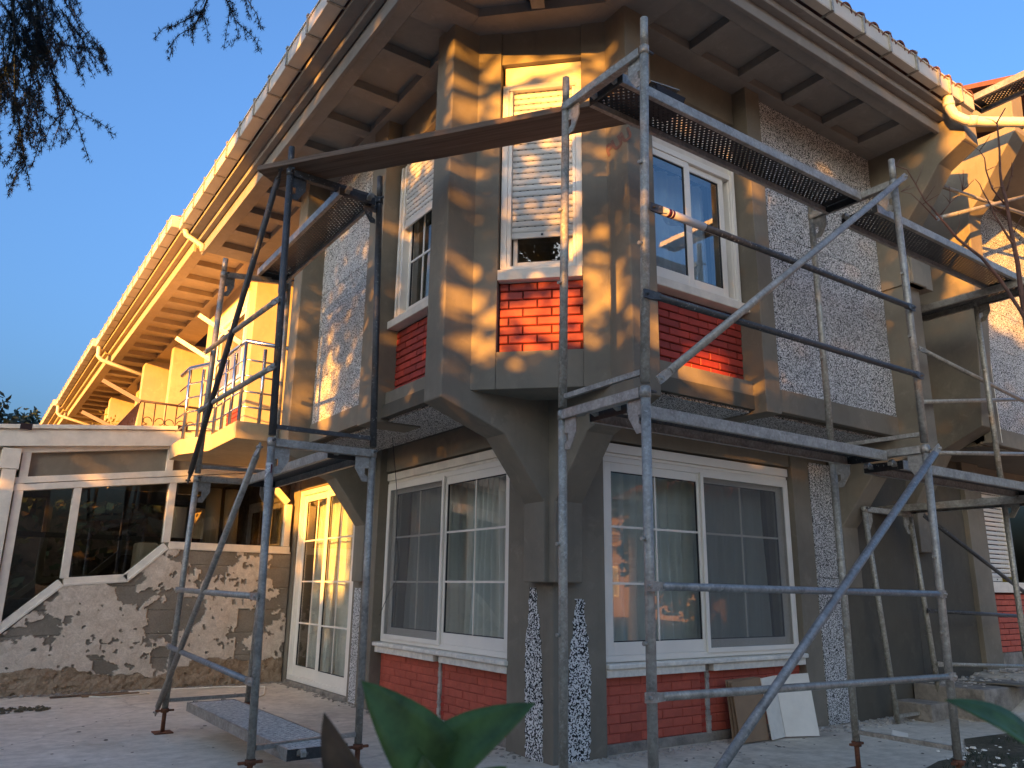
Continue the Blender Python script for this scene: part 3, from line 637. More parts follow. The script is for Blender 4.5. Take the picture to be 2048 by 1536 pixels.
g = q.obj('gutter', M['gutter'], house, 0.004)
for s in (-1.2, -0.6, 0.0, 0.55, 1.05, 1.58, 2.05, 2.47, 2.92, 3.32, 3.53, 3.76):
    q = MB(); w = 0.013
    q.fbox(FR, s - w, s + w, 1.70, 1.805, 5.994, 5.999); q.fbox(FR, s - w, s + w, 1.801, 1.8165, 5.995, 6.182); q.fbox(FR, s - w * 1.6, s + w * 1.6, 1.78, 1.82, 6.181, 6.20); q.obj('gutter_strap', M['galv_dirty'], g)
# ribs meeting over the corner
MB().prism([(x, y, SZ + 0.0012) for x, y in ((-.93, -.2), (-.2, -.93), (0, -.6), (-.6, 0))], (0, 0, .083)).obj('soffit_beam', M['soffit'], house)
MB().box(-.55, 0, -.55, 0, SZ + .0855, SZ + .129).obj('soffit_panel', M['soffit'], house)
MB().prism([(-1.40, -1.30, SZ + 0.001), (-1.30, -1.40, SZ + 0.001), (-0.55, -0.60, SZ + 0.001), (-0.63, -0.53, SZ + 0.001)], (0, 0, 0.082)).obj('soffit_rib', M['soffit'], house)
# roof and its first course of tiles
b = MB(); tz = math.tan(R(21))
def rz_(d): return 6.12 + (1.74 - d) * tz
b.prism([(-1.74, -1.70, rz_(1.74)), (4.0, -1.70, rz_(1.74)), (4.0, 3.0, rz_(-3.0)), (3.0, 3.0, rz_(-3.0))], (0, 0, 0.05))
b.prism([(-1.745, -1.70, rz_(1.74)), (3.0, 3.0, rz_(-3.0)), (3.0, 6.05, rz_(-3.0)), (-1.745, 6.05, rz_(1.74))], (0, 0, 0.05))
roof = b.obj('roof', M['tile'], house)
arc = [(0.088 * math.cos(math.pi * k / 8), 0.075 * math.sin(math.pi * k / 8)) for k in range(9)]
arc2 = [(0.074 * math.cos(math.pi * k / 8), 0.061 * math.sin(math.pi * k / 8)) for k in range(8, -1, -1)]
tl = MB().prism([(x, -0.05, z) for x, z in arc + arc2], (0, 0.42, 0))
tile_me = mesh_of(tl, 'roof_tile', M['tile'])
k = 0; s = -1.6
while s < 3.95: inst('roof_tile', tile_me, roof, (s, -1.75, 6.135 + random.uniform(-.004, .006)), random.uniform(-.02, .02), rx=R(21)); s += 0.213
s = -1.5
while s < 6.0: inst('roof_tile', tile_me, roof, (-1.80, s, 6.155 + random.uniform(-.004, .006)), -math.pi / 2 + random.uniform(-.02, .02), rx=R(21)); s += 0.213
# downpipe elbows at the right end of the gutter
q = MB(); q.tube([(3.56, -1.755, 6.0), (3.56, -1.765, 5.86), (3.57, -1.79, 5.78), (3.63, -1.86, 5.71), (3.72, -1.98, 5.665), (4.3, -2.60, 5.55), (5.0, -3.35, 5.42)], 0.048, 14)
q.tube([(3.56, -1.757, 5.93), (3.56, -1.759, 5.885)], 0.055, 14); q.tube([(3.645, -1.88, 5.70), (3.685, -1.935, 5.68)], 0.055, 14)
q.obj('downpipe', M['gutter'], house)
MB().tube([(-1.85, 6.0, 6.03), (-1.83, 5.99, 5.95), (-1.62, 5.94, 5.83), (-1.60, 5.94, 5.74)], 0.04, 12).obj('downpipe', M['gutter'], house)
# recessed wall with the balcony beyond the left pier, and the recess right of the house
fb('wall', FL, 3.57, 5.95, -0.34, 0.0, 2.75, 5.86); fb('wall', FR, 3.98, 5.16, -0.34, 0.02, 3.15, 6.9, M['shaded_plaster'])
fb('wall', FR, 3.98, 5.16, 0.02, 0.32, 4.30, 4.52)
MB().prism([(-1.53, 3.585, 2.76), (-1.53, 4.66, 2.76), (-1.75, 5.2, 2.76), (-1.75, 5.70, 2.76), (0, 5.70, 2.76), (0, 3.585, 2.76)], (0, 0, 0.19)).obj('balcony_slab', M['cream'], house, 0.006)
rail = MB()
pl = [(-1.10, 3.62), (-1.50, 3.62), (-1.50, 4.66), (-1.72, 5.2), (-1.72, 5.66)]
for z in (3.12, 3.29, 3.47, 3.65): rail.tube([(x, y, z) for x, y in pl], 0.011, 6)
rail.tube([(x, y, 3.86) for x, y in [(0.0, 3.62)] + pl[1:]], 0.026, 8)
rl = rail.obj('balcony_rail', M['steel'], house)
for x, y in ((-1.50, 3.62), (-1.28, 3.62), (-1.10, 3.62), (-0.85, 3.62), (-1.50, 3.98), (-1.50, 4.32), (-1.50, 4.66), (-1.62, 4.93), (-1.72, 5.2)):
    MB().tube([(x, y, 2.95), (x, y, 3.86 if (x, y) in pl else 3.80)], 0.02, 8).obj('baluster', M['steel'], rl)
MB().bar((-1.52, 3.75, 3.86), (-1.93, 4.08, 4.20), 0.03, 0.05).obj('airer_arm', M['galv_dirty'], rl); MB().bar((-1.54, 4.60, 3.80), (-1.98, 4.95, 4.14), 0.03, 0.05).obj('airer_arm', M['galv_dirty'], rl)
# thin cables on the left facade
q = MB().tube([(-0.30, 2.30, 2.73), (-0.16, 2.42, 2.2), (-0.10, 2.50, 1.75), (-0.085, 2.44, 1.5), (-0.08, 2.46, 1.32), (-0.08, 2.62, 1.2), (-0.075, 2.85, 0.95)], 0.0035, 5)
tag(q.obj('cable', M['black']), 'thin black cable hanging over the left ground floor window', 'cable')
q = MB().tube([(-0.9, 4.3, 0.006), (-0.6, 4.7, 0.006), (-0.4, 5.3, 0.02), (-0.8, 5.6, 0.01), (-1.6, 5.68, 0.008), (-2.2, 5.62, 0.008), (-2.35, 5.45, 0.008), (-2.2, 5.30, 0.008), (-1.7, 5.42, 0.008)], 0.008, 6)
tag(q.obj('hose', M['board']), 'thin pale hose lying along the foot of the peeling wall', 'hose')

# ------------------------------------------------------------------ right neighbour
nh = thing('neighbour_house', 'next house on the right with a lit gable pier, roller shutter and brick panel', 'house', (5.2, 0, 0))
def nb(name, F, *a, mat=None, bev=0.006): return MB().fbox(F, *a).obj(name, mat or P, nh, bev)
MB().prism([(5.2, -y, z) for y, z in [(-0.2, 2.72), (0.44, 2.80), (0.93, 3.03), (1.04, 4.40), (1.10, 5.50), (1.22, 5.62), (1.70, 6.28), (1.70, 6.36), (1.13, 6.36), (1.13, 6.62), (1.70, 6.40), (1.72, 6.80), (-0.2, 6.95)]], (0.28, 0, 0)).obj('bracket_pier', P, nh, 0.01)
MB().prism([(5.205, -y, z) for y, z in [(-.1, 1.70), (0.10, 1.70), (0.10, 2.25), (0.44, 2.79), (-.1, 2.79)]], (0.27, 0, 0)).obj('bracket_pier', P, nh, 0.01)
nb('wall', FR, 5.16, 6.60, -0.34, 0.0, 0.2, 3.0, mat=M['shaded_plaster']); nb('wall', FR, 5.48, 9.6, 0.2, 0.776, 2.95, 6.4); nb('floor_slab', FR, 5.48, 9.6, -0.3, 0.76, 2.86, 2.95, mat=M['shaded_plaster'])
nb('band', FR, 5.48, 9.6, 0.6, 0.815, 2.90, 3.10)
nb('pilaster', FR, 5.48, 5.68, 0.7, 0.90, 2.88, 6.3)
MB().box(5.672, 5.676, -0.906, -0.894, 2.9, 4.7).obj('edge_trim', M['pvc'], nh)
for r in range(6):
    z = 3.10 + r * 0.5; x = 5.68 - (0.5 if r % 2 else 0)
    while x < 9.5:
        a, c = max(5.68, x), min(9.5, x + 1.05); x += 1.05
        if c - a > 0.05: nb('insulation_board', FR, a + .002, c - .002, 0.776, 0.80 + random.uniform(-.002, .002), z + .002, min(z + .498, 6.3), mat=M['speckle'], bev=0.002)
nb('pilaster', FR, 6.46, 6.88, -0.34, 0.06, 0.2, 2.95); nb('wall', FR, 6.88, 9.6, -0.4, -0.12, 0.2, 1.36, mat=M['mortar']); nb('brick_backing', FR, 6.88, 9.6, -0.12, -0.088, 0.5, 1.3, mat=M['joint'])
nb('plinth', FR, 6.88, 9.6, -0.12, -0.03, 0.2, 0.54, mat=M['plinth'])
brick_panel(FR, 0, 6.885, 8.6, 0.54, 1.25, -0.07, nh, BM2)
nb('sill', FR, 6.88, 9.6, -0.2, 0.0, 1.27, 1.40, mat=M['pvc_old']); nb('lintel', FR, 6.88, 9.6, -0.4, -0.02, 2.62, 2.94)
shutter(FR, 6.90, 7.72, 1.46, 2.60, -0.09, nh, 0.06); nb('window_frame', FR, 7.72, 7.80, -0.2, -0.05, 1.4, 2.62, mat=M['pvc_old'])
nb('window_frame', FR, 8.95, 9.05, -0.2, -0.05, 1.4, 2.62, mat=M['pvc_old']); MB().fbox(FR, 7.80, 8.95, -0.15, -0.145, 1.4, 2.62).obj('pane', M['glass_dark'], nh); lining(FR, 6.9, 9.0, 1.3, 2.7, -0.2, -1.6, nh)
MB().box(7.45, 7.62, 0.02, 0.10, 1.40, 1.47).obj('yellow_block', M['leaf_yellow'], nh)
nb('soffit_panel', FR, 5.48, 9.8, 0.4, 1.62, 6.30, 6.40, mat=M['soffit']); nb('fascia', FR, 5.48, 9.8, 1.62, 1.70, 6.25, 6.50, mat=M['soffit'])
q = MB(); q.prism([(5.15, -1.75, 6.86), (9.8, -1.75, 6.86), (9.8, 2.5, 8.2), (5.15, 2.5, 8.2)], (0, 0, 0.06)); rf = q.obj('roof', M['tile'], nh)
s = 5.3
while s < 9.6: inst('roof_tile', tile_me, rf, (s, -1.78, 6.90), random.uniform(-.02, .02), rx=R(17)); s += 0.213
# steps up to the neighbour
st = MB(); st.box(4.45, 4.78, -0.42, -0.02, 0, 0.17); o = st.obj('step', M['plinth'], None, 0.012, loc=(4.6, -0.2, 0)); tag(o, 'rough low concrete step block under the bracket right of the speckled strip', 'step')
st = MB(); st.box(4.86, 6.2, -0.75, -0.02, 0, 0.32); o = st.obj('step', M['plinth'], None, 0.015, loc=(5.4, -0.4, 0)); tag(o, 'higher concrete step covered in rubble in front of the dark wall', 'step')

# ------------------------------------------------------------------ conservatory on the left
cs = thing('conservatory', 'white framed glazed conservatory on a peeling plaster wall', 'conservatory', (-1.7, 5.85, 0))
FK = lambda s, d, z: (-s, 5.85 - d, z)
pw = [(0.015, -0.02), (3.52, -0.02), (3.52, 0.42), (3.30, 0.60), (2.70, 1.20), (2.02, 1.255), (1.60, 1.665), (0.015, 1.655)]
q = MB(); q.prism([FK(s, -0.22, z) for s, z in pw], (0, -0.22, 0)); q.obj('peeling_wall', M['peel'], cs)
# the flaking face itself: layers of render modelled as real relief
from mathutils import noise as mnoise
def topz(s):
    for (a, za), (c, zc) in zip([(0.0, 1.656), (1.60, 1.666), (2.02, 1.256), (2.70, 1.20), (3.30, 0.60)], [(1.60, 1.666), (2.02, 1.256), (2.70, 1.20), (3.30, 0.60), (3.52, 0.42)]):
        if a <= s <= c: return za + (zc - za) * (s - a) / (c - a)
    return 0.42
def fb_(x, z, k=1.0):
    return mnoise.noise(Vector((x * 1.9 * k, z * 2.3 * k, .3))) + .55 * mnoise.noise(Vector((x * 4.7 * k, z * 5.5 * k, 4.3))) + .33 * mnoise.noise(Vector((x * 11 * k, z * 12 * k, 8.1))) + .2 * mnoise.noise(Vector((x * 25 * k, z * 25 * k, 1.1)))
ns, nz = 270, 132; vs = []; lay = []; fs = []
for i in range(ns + 1):
    s = 0.016 + (3.515 - 0.016) * i / ns; tz_ = topz(s)
    for k in range(nz + 1):
        z = -0.01 + (tz_ + 0.008) * k / nz
        bias = .55 * (s - 1.75) / 1.75 + .30 * (0.75 - z) / .75 + (.0 if s > .62 and s < .95 else -.12) + (.5 if .66 < s < .86 else 0)
        coat = 1.0 if fb_(s, z) + bias * .62 > -.17 else 0.0
        hole = 1.0 if coat and mnoise.noise(Vector((s * 9, z * 9, 22.0))) + .5 * mnoise.noise(Vector((s * 21, z * 21, 5.0))) > .52 else 0.0
        if hole: coat = 0.0
        low = 1.0 if z < .20 + .20 * mnoise.noise(Vector((s * 1.6, 2.2, z * 1.2))) + .07 * mnoise.noise(Vector((s * 7, z * 7, 2.0))) + .10 * (s < 1.2) else 0.0
        joint = 1.0 if min(abs(z - q_) for q_ in (.36, .64, .92, 1.20, 1.47)) < .006 and not coat else 0.0
        h = coat * (.016 + .006 * fb_(s + 3, z, 2.0)) - joint * .008 + low * (.012 * fb_(s, z, 3.0) + .006) * 1.4 - .012 * low + .004 * fb_(s + 9, z + 4, 1.4)
        vs.append(FK(s, max(.001, h + .012), z)); lay.append((coat * (1 - low), low, 0, 1))
for i in range(ns):
    for k in range(nz): a = i * (nz + 1) + k; fs.append((a, a + nz + 1, a + nz + 2, a + 1))
q = MB(); q.add(vs, fs); o = q.obj('flaking_render', M['peel'], cs)
ca = o.data.color_attributes.new('layer', 'FLOAT_COLOR', 'POINT')
for i, c_ in enumerate(lay): ca.data[i].color = c_
def strip(pts, w, d0, d1, name='frame_bar', mat='pvc_old', bev=0.004, below=False):
    for (a, c) in zip(pts, pts[1:]):
        q = MB(); (s0, z0), (s1, z1) = a, c
        v = Vector((s1 - s0, z1 - z0)).normalized(); nn = Vector((-v.y, v.x)) * w
        if nn.y < 0: nn = -nn
        q.prism([FK(s0, d0, z0), FK(s1, d0, z1), FK(s1 + nn.x, d0, z1 + nn.y), FK(s0 + nn.x, d0, z0 + nn.y)], (0, -(d1 - d0), 0)); q.obj(name, M[mat], cs, bev)
sil = [(0.03, 1.66), (1.60, 1.67), (2.02, 1.26), (2.70, 1.205), (3.50, 0.44)]
strip(sil, 0.085, -0.16, -0.01); strip([(a, b_ - 0.012) for a, b_ in sil], 0.028, -0.009, 0.035, 'sill')
tp = lambda s: 2.62 - 0.140 * (s - 1.32)
strip([(0.03, tp(0.03)), (3.42, tp(3.42))], 0.075, -0.14, 0.0); strip([(0.03, tp(.03) - 0.085), (3.42, tp(3.42) - 0.085)], 0.075, -0.14, 0.005)
strip([(0.03, tp(.03) + 0.36), (3.42, tp(3.42) + 0.36)], 0.07, -0.14, 0.0)
def upright(s, z0, z1, w, d0=-0.14, d1=-0.002): MB().fbox(FK, s - w / 2, s + w / 2, d0, d1, z0, z1).obj('frame_post', M['pvc_old'], cs, 0.004)
upright(3.30, 0.75, tp(3.3), 0.09); upright(2.70, 1.28, tp(2.7) - 0.08, 0.085); upright(1.63, 1.74, tp(1.63) - 0.08, 0.085); upright(0.09, 1.75, 2.32, 0.085)
upright(3.28, tp(3.28) + 0.06, tp(3.28) + 0.37, 0.09); upright(1.70, tp(1.7) + 0.06, tp(1.7) + 0.37, 0.08); upright(0.3, tp(.3) + 0.06, tp(.3) + 0.37, 0.08)
MB().fbox(FK, 3.36, 3.50, -0.16, 0.03, 0.40, 2.62).obj('corner_post', M['pvc_old'], cs, 0.005); MB().fbox(FK, 3.34, 3.53, -0.16, 0.04, 2.50, 2.74).obj('corner_post', M['pvc_old'], cs, 0.005)
strip([(0.13, 2.32), (0.40, 2.58)], 0.075, -0.135, -0.003)
for pts in ([(3.26, 0.78), (3.26, tp(3.26) - .08), (2.74, tp(2.74) - .08), (2.74, 1.25)], [(2.66, 1.29), (2.66, tp(2.66) - .08), (1.67, tp(1.67) - .08), (1.67, 1.72), (2.03, 1.345)], [(1.59, 1.755), (1.59, tp(1.59) - .08), (0.42, tp(.42) - .08), (0.13, 2.34), (0.13, 1.745)]):
    MB().prism([FK(s, -0.085, z) for s, z in pts], (0, -0.005, 0)).obj('pane', M['glass_dark'], cs)
for a, c in ((3.24, 1.74), (1.66, 0.34)):
    MB().prism([FK(a, -0.08, tp(a) + .075), FK(c, -0.08, tp(c) + .075), FK(c, -0.08, tp(c) + .36), FK(a, -0.08, tp(a) + .36)], (0, -0.02, 0)).obj('transom_panel', M['plaster'], cs)
rt = lambda s: 3.0 - 0.112 * (s - 1.3)
strip([(0.0, rt(0)), (5.2, rt(5.2))], 0.20, -0.20, 0.06, 'roof_beam'); strip([(0.0, rt(0) + 0.205), (5.2, rt(5.2) + 0.205)], 0.05, -0.20, 0.09, 'roof_trim')
for s in (3.34, 1.62): MB().fbox(FK, s - 0.06, s + 0.06, -0.1, 0.094, rt(s) + 0.195, rt(s) + 0.262).obj('bracket', M['iron'], cs)
MB().prism([(0.0, 5.90, rt(0) + .21), (-5.2, 5.90, rt(5.2) + .21), (-5.2, 9.4, rt(5.2) + .21), (0.0, 9.4, rt(0) + .21)], (0, 0, 0.05)).obj('roof_panel', M['pvc_old'], cs)
# the far side and the inside, seen through the panes
FK2 = lambda s, d, z: (-s, 9.3 - d, z)
MB().prism([FK2(s, 0, z) for s, z in [(0, 0), (3.5, 0), (3.5, .42), (2.7, 1.2), (2.02, 1.255), (1.6, 1.665), (0, 1.655)]], (0, 0.2, 0)).obj('rear_wall', M['interior_stone'], cs)
for (a, c) in zip(sil, sil[1:]):  # rear frames darkened from white, interior dimness put into their paint
    MB().bar(FK2(a[0], 0, a[1] + .05), FK2(c[0], 0, c[1] + .05), 0.1, 0.09).obj('frame_bar', M['soffit'], cs)
for s, z0 in ((3.3, .6), (2.7, 1.2), (1.6, 1.7), (0.6, 1.7)): MB().fbox(FK2, s - .05, s + .05, -.1, 0.02, z0, 2.6).obj('frame_post', M['soffit'], cs)
MB().fbox(FK2, 0, 3.5, -0.1, 0.02, 2.5, 2.7).obj('frame_bar', M['soffit'], cs)
MB().box(-0.14, -0.02, 6.10, 9.2, 0.0, 3.0).obj('side_wall', M['interior_stone'], cs)
MB().box(-3.6, 0, 6.08, 9.3, -0.01, 0.012).obj('floor', M['interior_stone'], cs)
MB().bar(FK2(0.2, 1.6, 1.86), FK2(3.4, 1.6, 1.86), 0.06, 0.07).obj('inner_rail', M['iron'], cs)
MB().box(-3.56, -3.42, 6.0, 9.3, 0.0, 0.55).obj('front_wall', M['interior_stone'], cs)
for y in (6.05, 7.1, 8.2, 9.25): MB().box(-3.53, -3.44, y - .04, y + .04, .55, 2.6).obj('frame_post', M['soffit'], cs)
MB().box(-3.495, -3.49, 6.09, 9.21, .55, 2.6).obj('pane', M['glass_dark'], cs); MB().box(-3.54, -3.43, 5.9, 9.3, 2.6, 2.72).obj('frame_bar', M['pvc_old'], cs)
for k, s in enumerate((0.75, 1.0)): MB().tube([FK(s, -0.4, 1.75), FK(s + .01, -0.42, 2.5)], 0.10, 8).obj('folded_blind', M['curtain'], cs)
q = MB().tube([(-3.62, 5.95, 0.0), (-3.62, 5.95, 2.55), (-3.66, 5.95, 2.68), (-3.80, 5.95, 2.74)], 0.055, 12); q.obj('downpipe', M['pvc_old'], cs)
ch = thing('armchair', 'grey patterned armchair just inside the conservatory glass', 'armchair', (-3.0, 6.5, 0))
q = MB(); q.box(-3.28, -2.75, 6.25, 6.8, 0.14, 0.46); q.obj('seat', M['fabric'], ch, 0.05)
q = MB(); q.prism([(-3.32, 6.20, 0.14), (-2.72, 6.20, 0.14), (-2.74, 6.20, 0.95), (-2.86, 6.20, 1.05), (-3.2, 6.20, 1.05), (-3.32, 6.20, 0.9)], (0, 0.16, 0)); q.obj('backrest', M['fabric'], ch, 0.04)
for x in (-3.26, -2.8):
    for y in (6.28, 6.75): MB().box(x, x + .05, y, y + .05, 0.012, 0.14).obj('leg', M['iron'], ch)
bx = MB(); bx.box(-1.92, -1.66, 6.12, 6.40, 1.36, 1.74); o = bx.obj('heater_box', M['board'], None, 0.03, loc=(-1.8, 6.2, 1.36)); tag(o, 'pale rounded appliance box standing inside behind the stepped sill', 'appliance')
q = MB(); q.box(-2.1, -1.5, 6.09, 6.5, 0.012, 1.36); o = q.obj('side_cabinet', M['interior_stone'], None, 0.01, loc=(-1.8, 6.3, 0.012)); tag(o, 'dark cabinet inside the conservatory carrying the pale appliance box', 'cabinet')

# ------------------------------------------------------------------ terrace houses further along the left facade
def terrace(y0, y1, dd, dz, label, ecount, bay0, bay1, fins_, mat='cream', brick=False, roofx=3.0):
    t = thing('terraced_house', label, 'house', (0, y0, 0), 'cream terraced houses in a row beyond the corner house')
    F = FL; m = M[mat]
    def tb(n, *a, mm=None, bev=0.006): return MB().fbox(F, *a).obj(n, mm or m, t, bev)
    tb('wall', y0, y1, -0.4, 0.0, 0, 5.95 + dz)
    tb('bay_wall', bay0, bay1, 0.0, 0.72, 3.40, 5.86 + dz)
    tb('bay_pier', bay0 - 0.012, bay0 + 0.28, 0.1, 0.80, 3.36, 5.85 + dz); tb('bay_pier', bay1 - 0.3, bay1 + 0.012, 0.1, 0.80, 3.36, 5.85 + dz); tb('bay_band', bay0 + .28, bay1 - .3, 0.3, 0.775, 3.38, 3.5)
    w0, w1 = bay0 + 0.42, bay1 - 0.5
    if brick:
        brick_panel(F, RZ['L'], bay0 + .28, bay0 + .95, 3.5, 3.71, 0.79, t, BM1)
    window(F, w0, w1, 4.10, 5.30, 0.80, [(w0 + .06, (w0 + w1) / 2 + .03, -0.02, 1, 2, .06, False, None), ((w0 + w1) / 2 - .03, w1 - .06, -0.045, 1, 2, .06, False, None)], t)
    tb('shutter_box', w0, w1, 0.72, 0.79, 5.305, 5.5, mm=M['pvc_old'])
    for y, d in fins_:
        q = MB(); q.prism([FL(y, a, c) for a, c in ((0, 2.9), (d, 2.9), (d, 5.60 + dz), (d - .04, 5.68 + dz), (d - .12, 5.72 + dz), (0, 5.74 + dz))], (0, 0.16, 0)); q.obj('party_wall', m, t, 0.02)
    ends = [y0 + (k + 1) * (y1 - y0 - 0.15) / ecount for k in range(ecount)]
    eave(FL, y0, y1, 1.57 + dd, dz, ends, 1.79 + dd, 1.92 + dd, 6.03 + dz, 6.20 + dz, 0.80, t, M['cream'], lz=(5.74, 5.90), open_=0.46,
         straps=[y0 + 0.3 + k * 0.52 for k in range(int((y1 - y0 - 0.4) / 0.52))] if y0 < 14 else [y0 + 0.3 + k * 0.6 for k in range(int((y1 - y0 - 0.4) / 0.6))])
    q = MB(); e = 1.76 + dd
    q.prism([(-e, y0, 6.18 + dz), (roofx, y0, 6.18 + dz + (e + roofx) * tz), (roofx, y1, 6.18 + dz + (e + roofx) * tz), (-e, y1, 6.18 + dz)], (0, 0, 0.06)); rf = q.obj('roof', M['tile'], t)
    s = y0 + 0.1
    while s < y1 - 0.05: inst('roof_tile', tile_me, rf, (-1.82 - dd, s, 6.175 + dz), -math.pi / 2, rx=R(21)); s += 0.213
    q = MB().tube([(-1.86 - dd, y1 - .12, 6.03 + dz), (-1.86 - dd, y1 - .12, 5.82 + dz), (-1.78 - dd, y1 - .12, 5.74 + dz), (-0.35, y1 - .3, 5.35 + dz)], 0.045, 10); q.obj('downpipe', M['gutter'], t)
    return t
t2 = terrace(6.12, 13.3, 0.10, 0.05, 'cream terraced house directly beyond the corner house with red brick under its bay window', 11, 5.98, 8.7, [(10.8, 0.93), (12.5, 1.15)], brick=True)
t3 = terrace(13.34, 20.6, 0.16, 0.08, 'second cream terraced house along the row, behind the iron balcony', 11, 14.0, 15.4, [(16.6, 1.2), (17.9, 1.1)])
t4 = terrace(20.64, 28.4, 0.22, 0.10, 'farthest cream terraced house at the end of the row', 11, 21.2, 22.3, [(23.6, 1.1), (25.0, 1.1)])
MB().prism([(-2.1, 28.42, 6.0), (-2.1, 28.42, 6.35), (3.0, 28.42, 8.35), (3, 28.42, 0), (0.0, 28.42, 0), (-0.02, 28.42, 5.9)], (0, 0.2, 0)).obj('gable_wall', M['plaster'], t4)
# wrought iron balcony of the first terraced house
MB().prism([(-1.80, 7.80, 2.86), (-0.0, 7.80, 2.86), (0, 10.75, 2.86), (-1.75, 10.75, 2.86)], (0, 0, 0.16)).obj('balcony_slab', M['cream'], t2, 0.006)
ir = MB().tube([(-0.82, 7.78, 3.90), (-1.84, 7.78, 3.90), (-1.80, 10.2, 3.90)], 0.018, 6).obj('balcony_rail', M['iron'], t2)
MB().tube([(-0.82, 7.78, 3.12), (-1.80, 7.78, 3.12), (-1.76, 10.2, 3.12)], 0.012, 6).obj('bottom_rail', M['iron'], ir)
def scroll(px, sgn):
    pts = []
    for k in range(15):
        a = k / 14 * 1.6 * math.pi; r = 0.075 * (1 - 0.55 * k / 14)
        pts.append((px + sgn * (0.02 + 0.075 - r * math.cos(a) * 1.0), 7.78, 3.56 + r * math.sin(a) + 0.045)); 
    q = MB().tube(pts, 0.007, 5); q.tube([(x, y, 2 * 3.56 - z) for x, y, z in pts], 0.007, 5); return q.obj('scroll', M['iron'], ir)
for k in range(7):
    x = -0.86 - k * 0.155
    MB().tube([(x, 7.78, 3.0), (x, 7.73, 3.22), (x, 7.77, 3.5), (x, 7.78, 3.9)], 0.009, 5).obj('baluster', M['iron'], ir)
    if k % 2 == 0 and k < 6: scroll(x - 0.155, -1); scroll(x - 0.155, 1)
for k in range(16):
    y = 7.9 + k * 0.15; x = -1.84 + 0.04 * k / 16
    MB().tube([(x, y, 3.0), (x - 0.10, y, 3.18), (x - 0.04, y, 3.5), (x, y, 3.9)], 0.010, 5).obj('baluster', M['iron'], ir)
for k in range(8): MB().tube([(-1.86, 8.0 + k * .3, 3.55), (-1.86, 8.15 + k * .3, 3.7), (-1.86, 8.3 + k * .3, 3.55)], 0.008, 5).obj('scroll', M['iron'], ir)
MB().bar((-1.83, 7.85, 3.90), (-2.34, 8.25, 4.24), 0.035, 0.06).obj('airer_arm', M['iron'], ir); MB().bar((-1.85, 9.9, 3.80), (-2.36, 10.3, 4.10), 0.035, 0.06).obj('airer_arm', M['iron'], ir)
pp = thing('planter', 'dark balcony planter box with yellowing plant on the far iron railing', 'planter', (-1.95, 10.1, 3.4))
MB().box(-2.05, -1.84, 9.95, 10.55, 3.40, 3.68).obj('box', M['iron'], pp, 0.01)
q = MB()
for k in range(160):
    c = Vector((-1.95 + random.gauss(0, .14), 10.25 + random.gauss(0, .25), 3.72 + abs(random.gauss(0, .14)))); u = Vector((random.gauss(0, 1), random.gauss(0, 1), random.gauss(0, 1))).normalized() * 0.04; v = u.orthogonal().normalized() * 0.025
    q.add([c - u, c + v, c + u, c - v], [(0, 1, 2, 3)])
stuff(q.obj('foliage', M['leaf_yellow'], pp))

# ------------------------------------------------------------------ scaffolding
GR = 'steel scaffold frames around the corner house'
def jack(p, parent, full=True):
    x, y, z = p
    q = MB().tube([(x, y, 0.008), (x, y, z + 0.05)], 0.018, 10); q.box(x - .075, x + .075, y - .075, y + .075, 0.001, 0.010)
    q.tube([(x, y, z - .035), (x, y, z - .003)], 0.034, 10); q.bar((x - .075, y, z - .02), (x + .075, y, z - .02), 0.022, 0.016)
    return q.obj('base_jack', M['rust'], parent)
def gusset(p, dirv, parent, mat):
    d = Vector(dirv).normalized(); p = Vector(p); n = d.cross(Vector((0, 0, 1))).normalized() * 0.004
    pts = [(0.02, 0), (0.135, 0), (0.135, -0.09), (0.075, -0.185), (0.028, -0.185), (0.028, -0.15), (0.058, -0.13), (0.058, -0.085), (0.02, -0.085)]
    q = MB().prism([tuple(p + d * a + Vector((0, 0, c)) - n) for a, c in pts], 2 * n); q.obj('gusset', M[mat], parent)
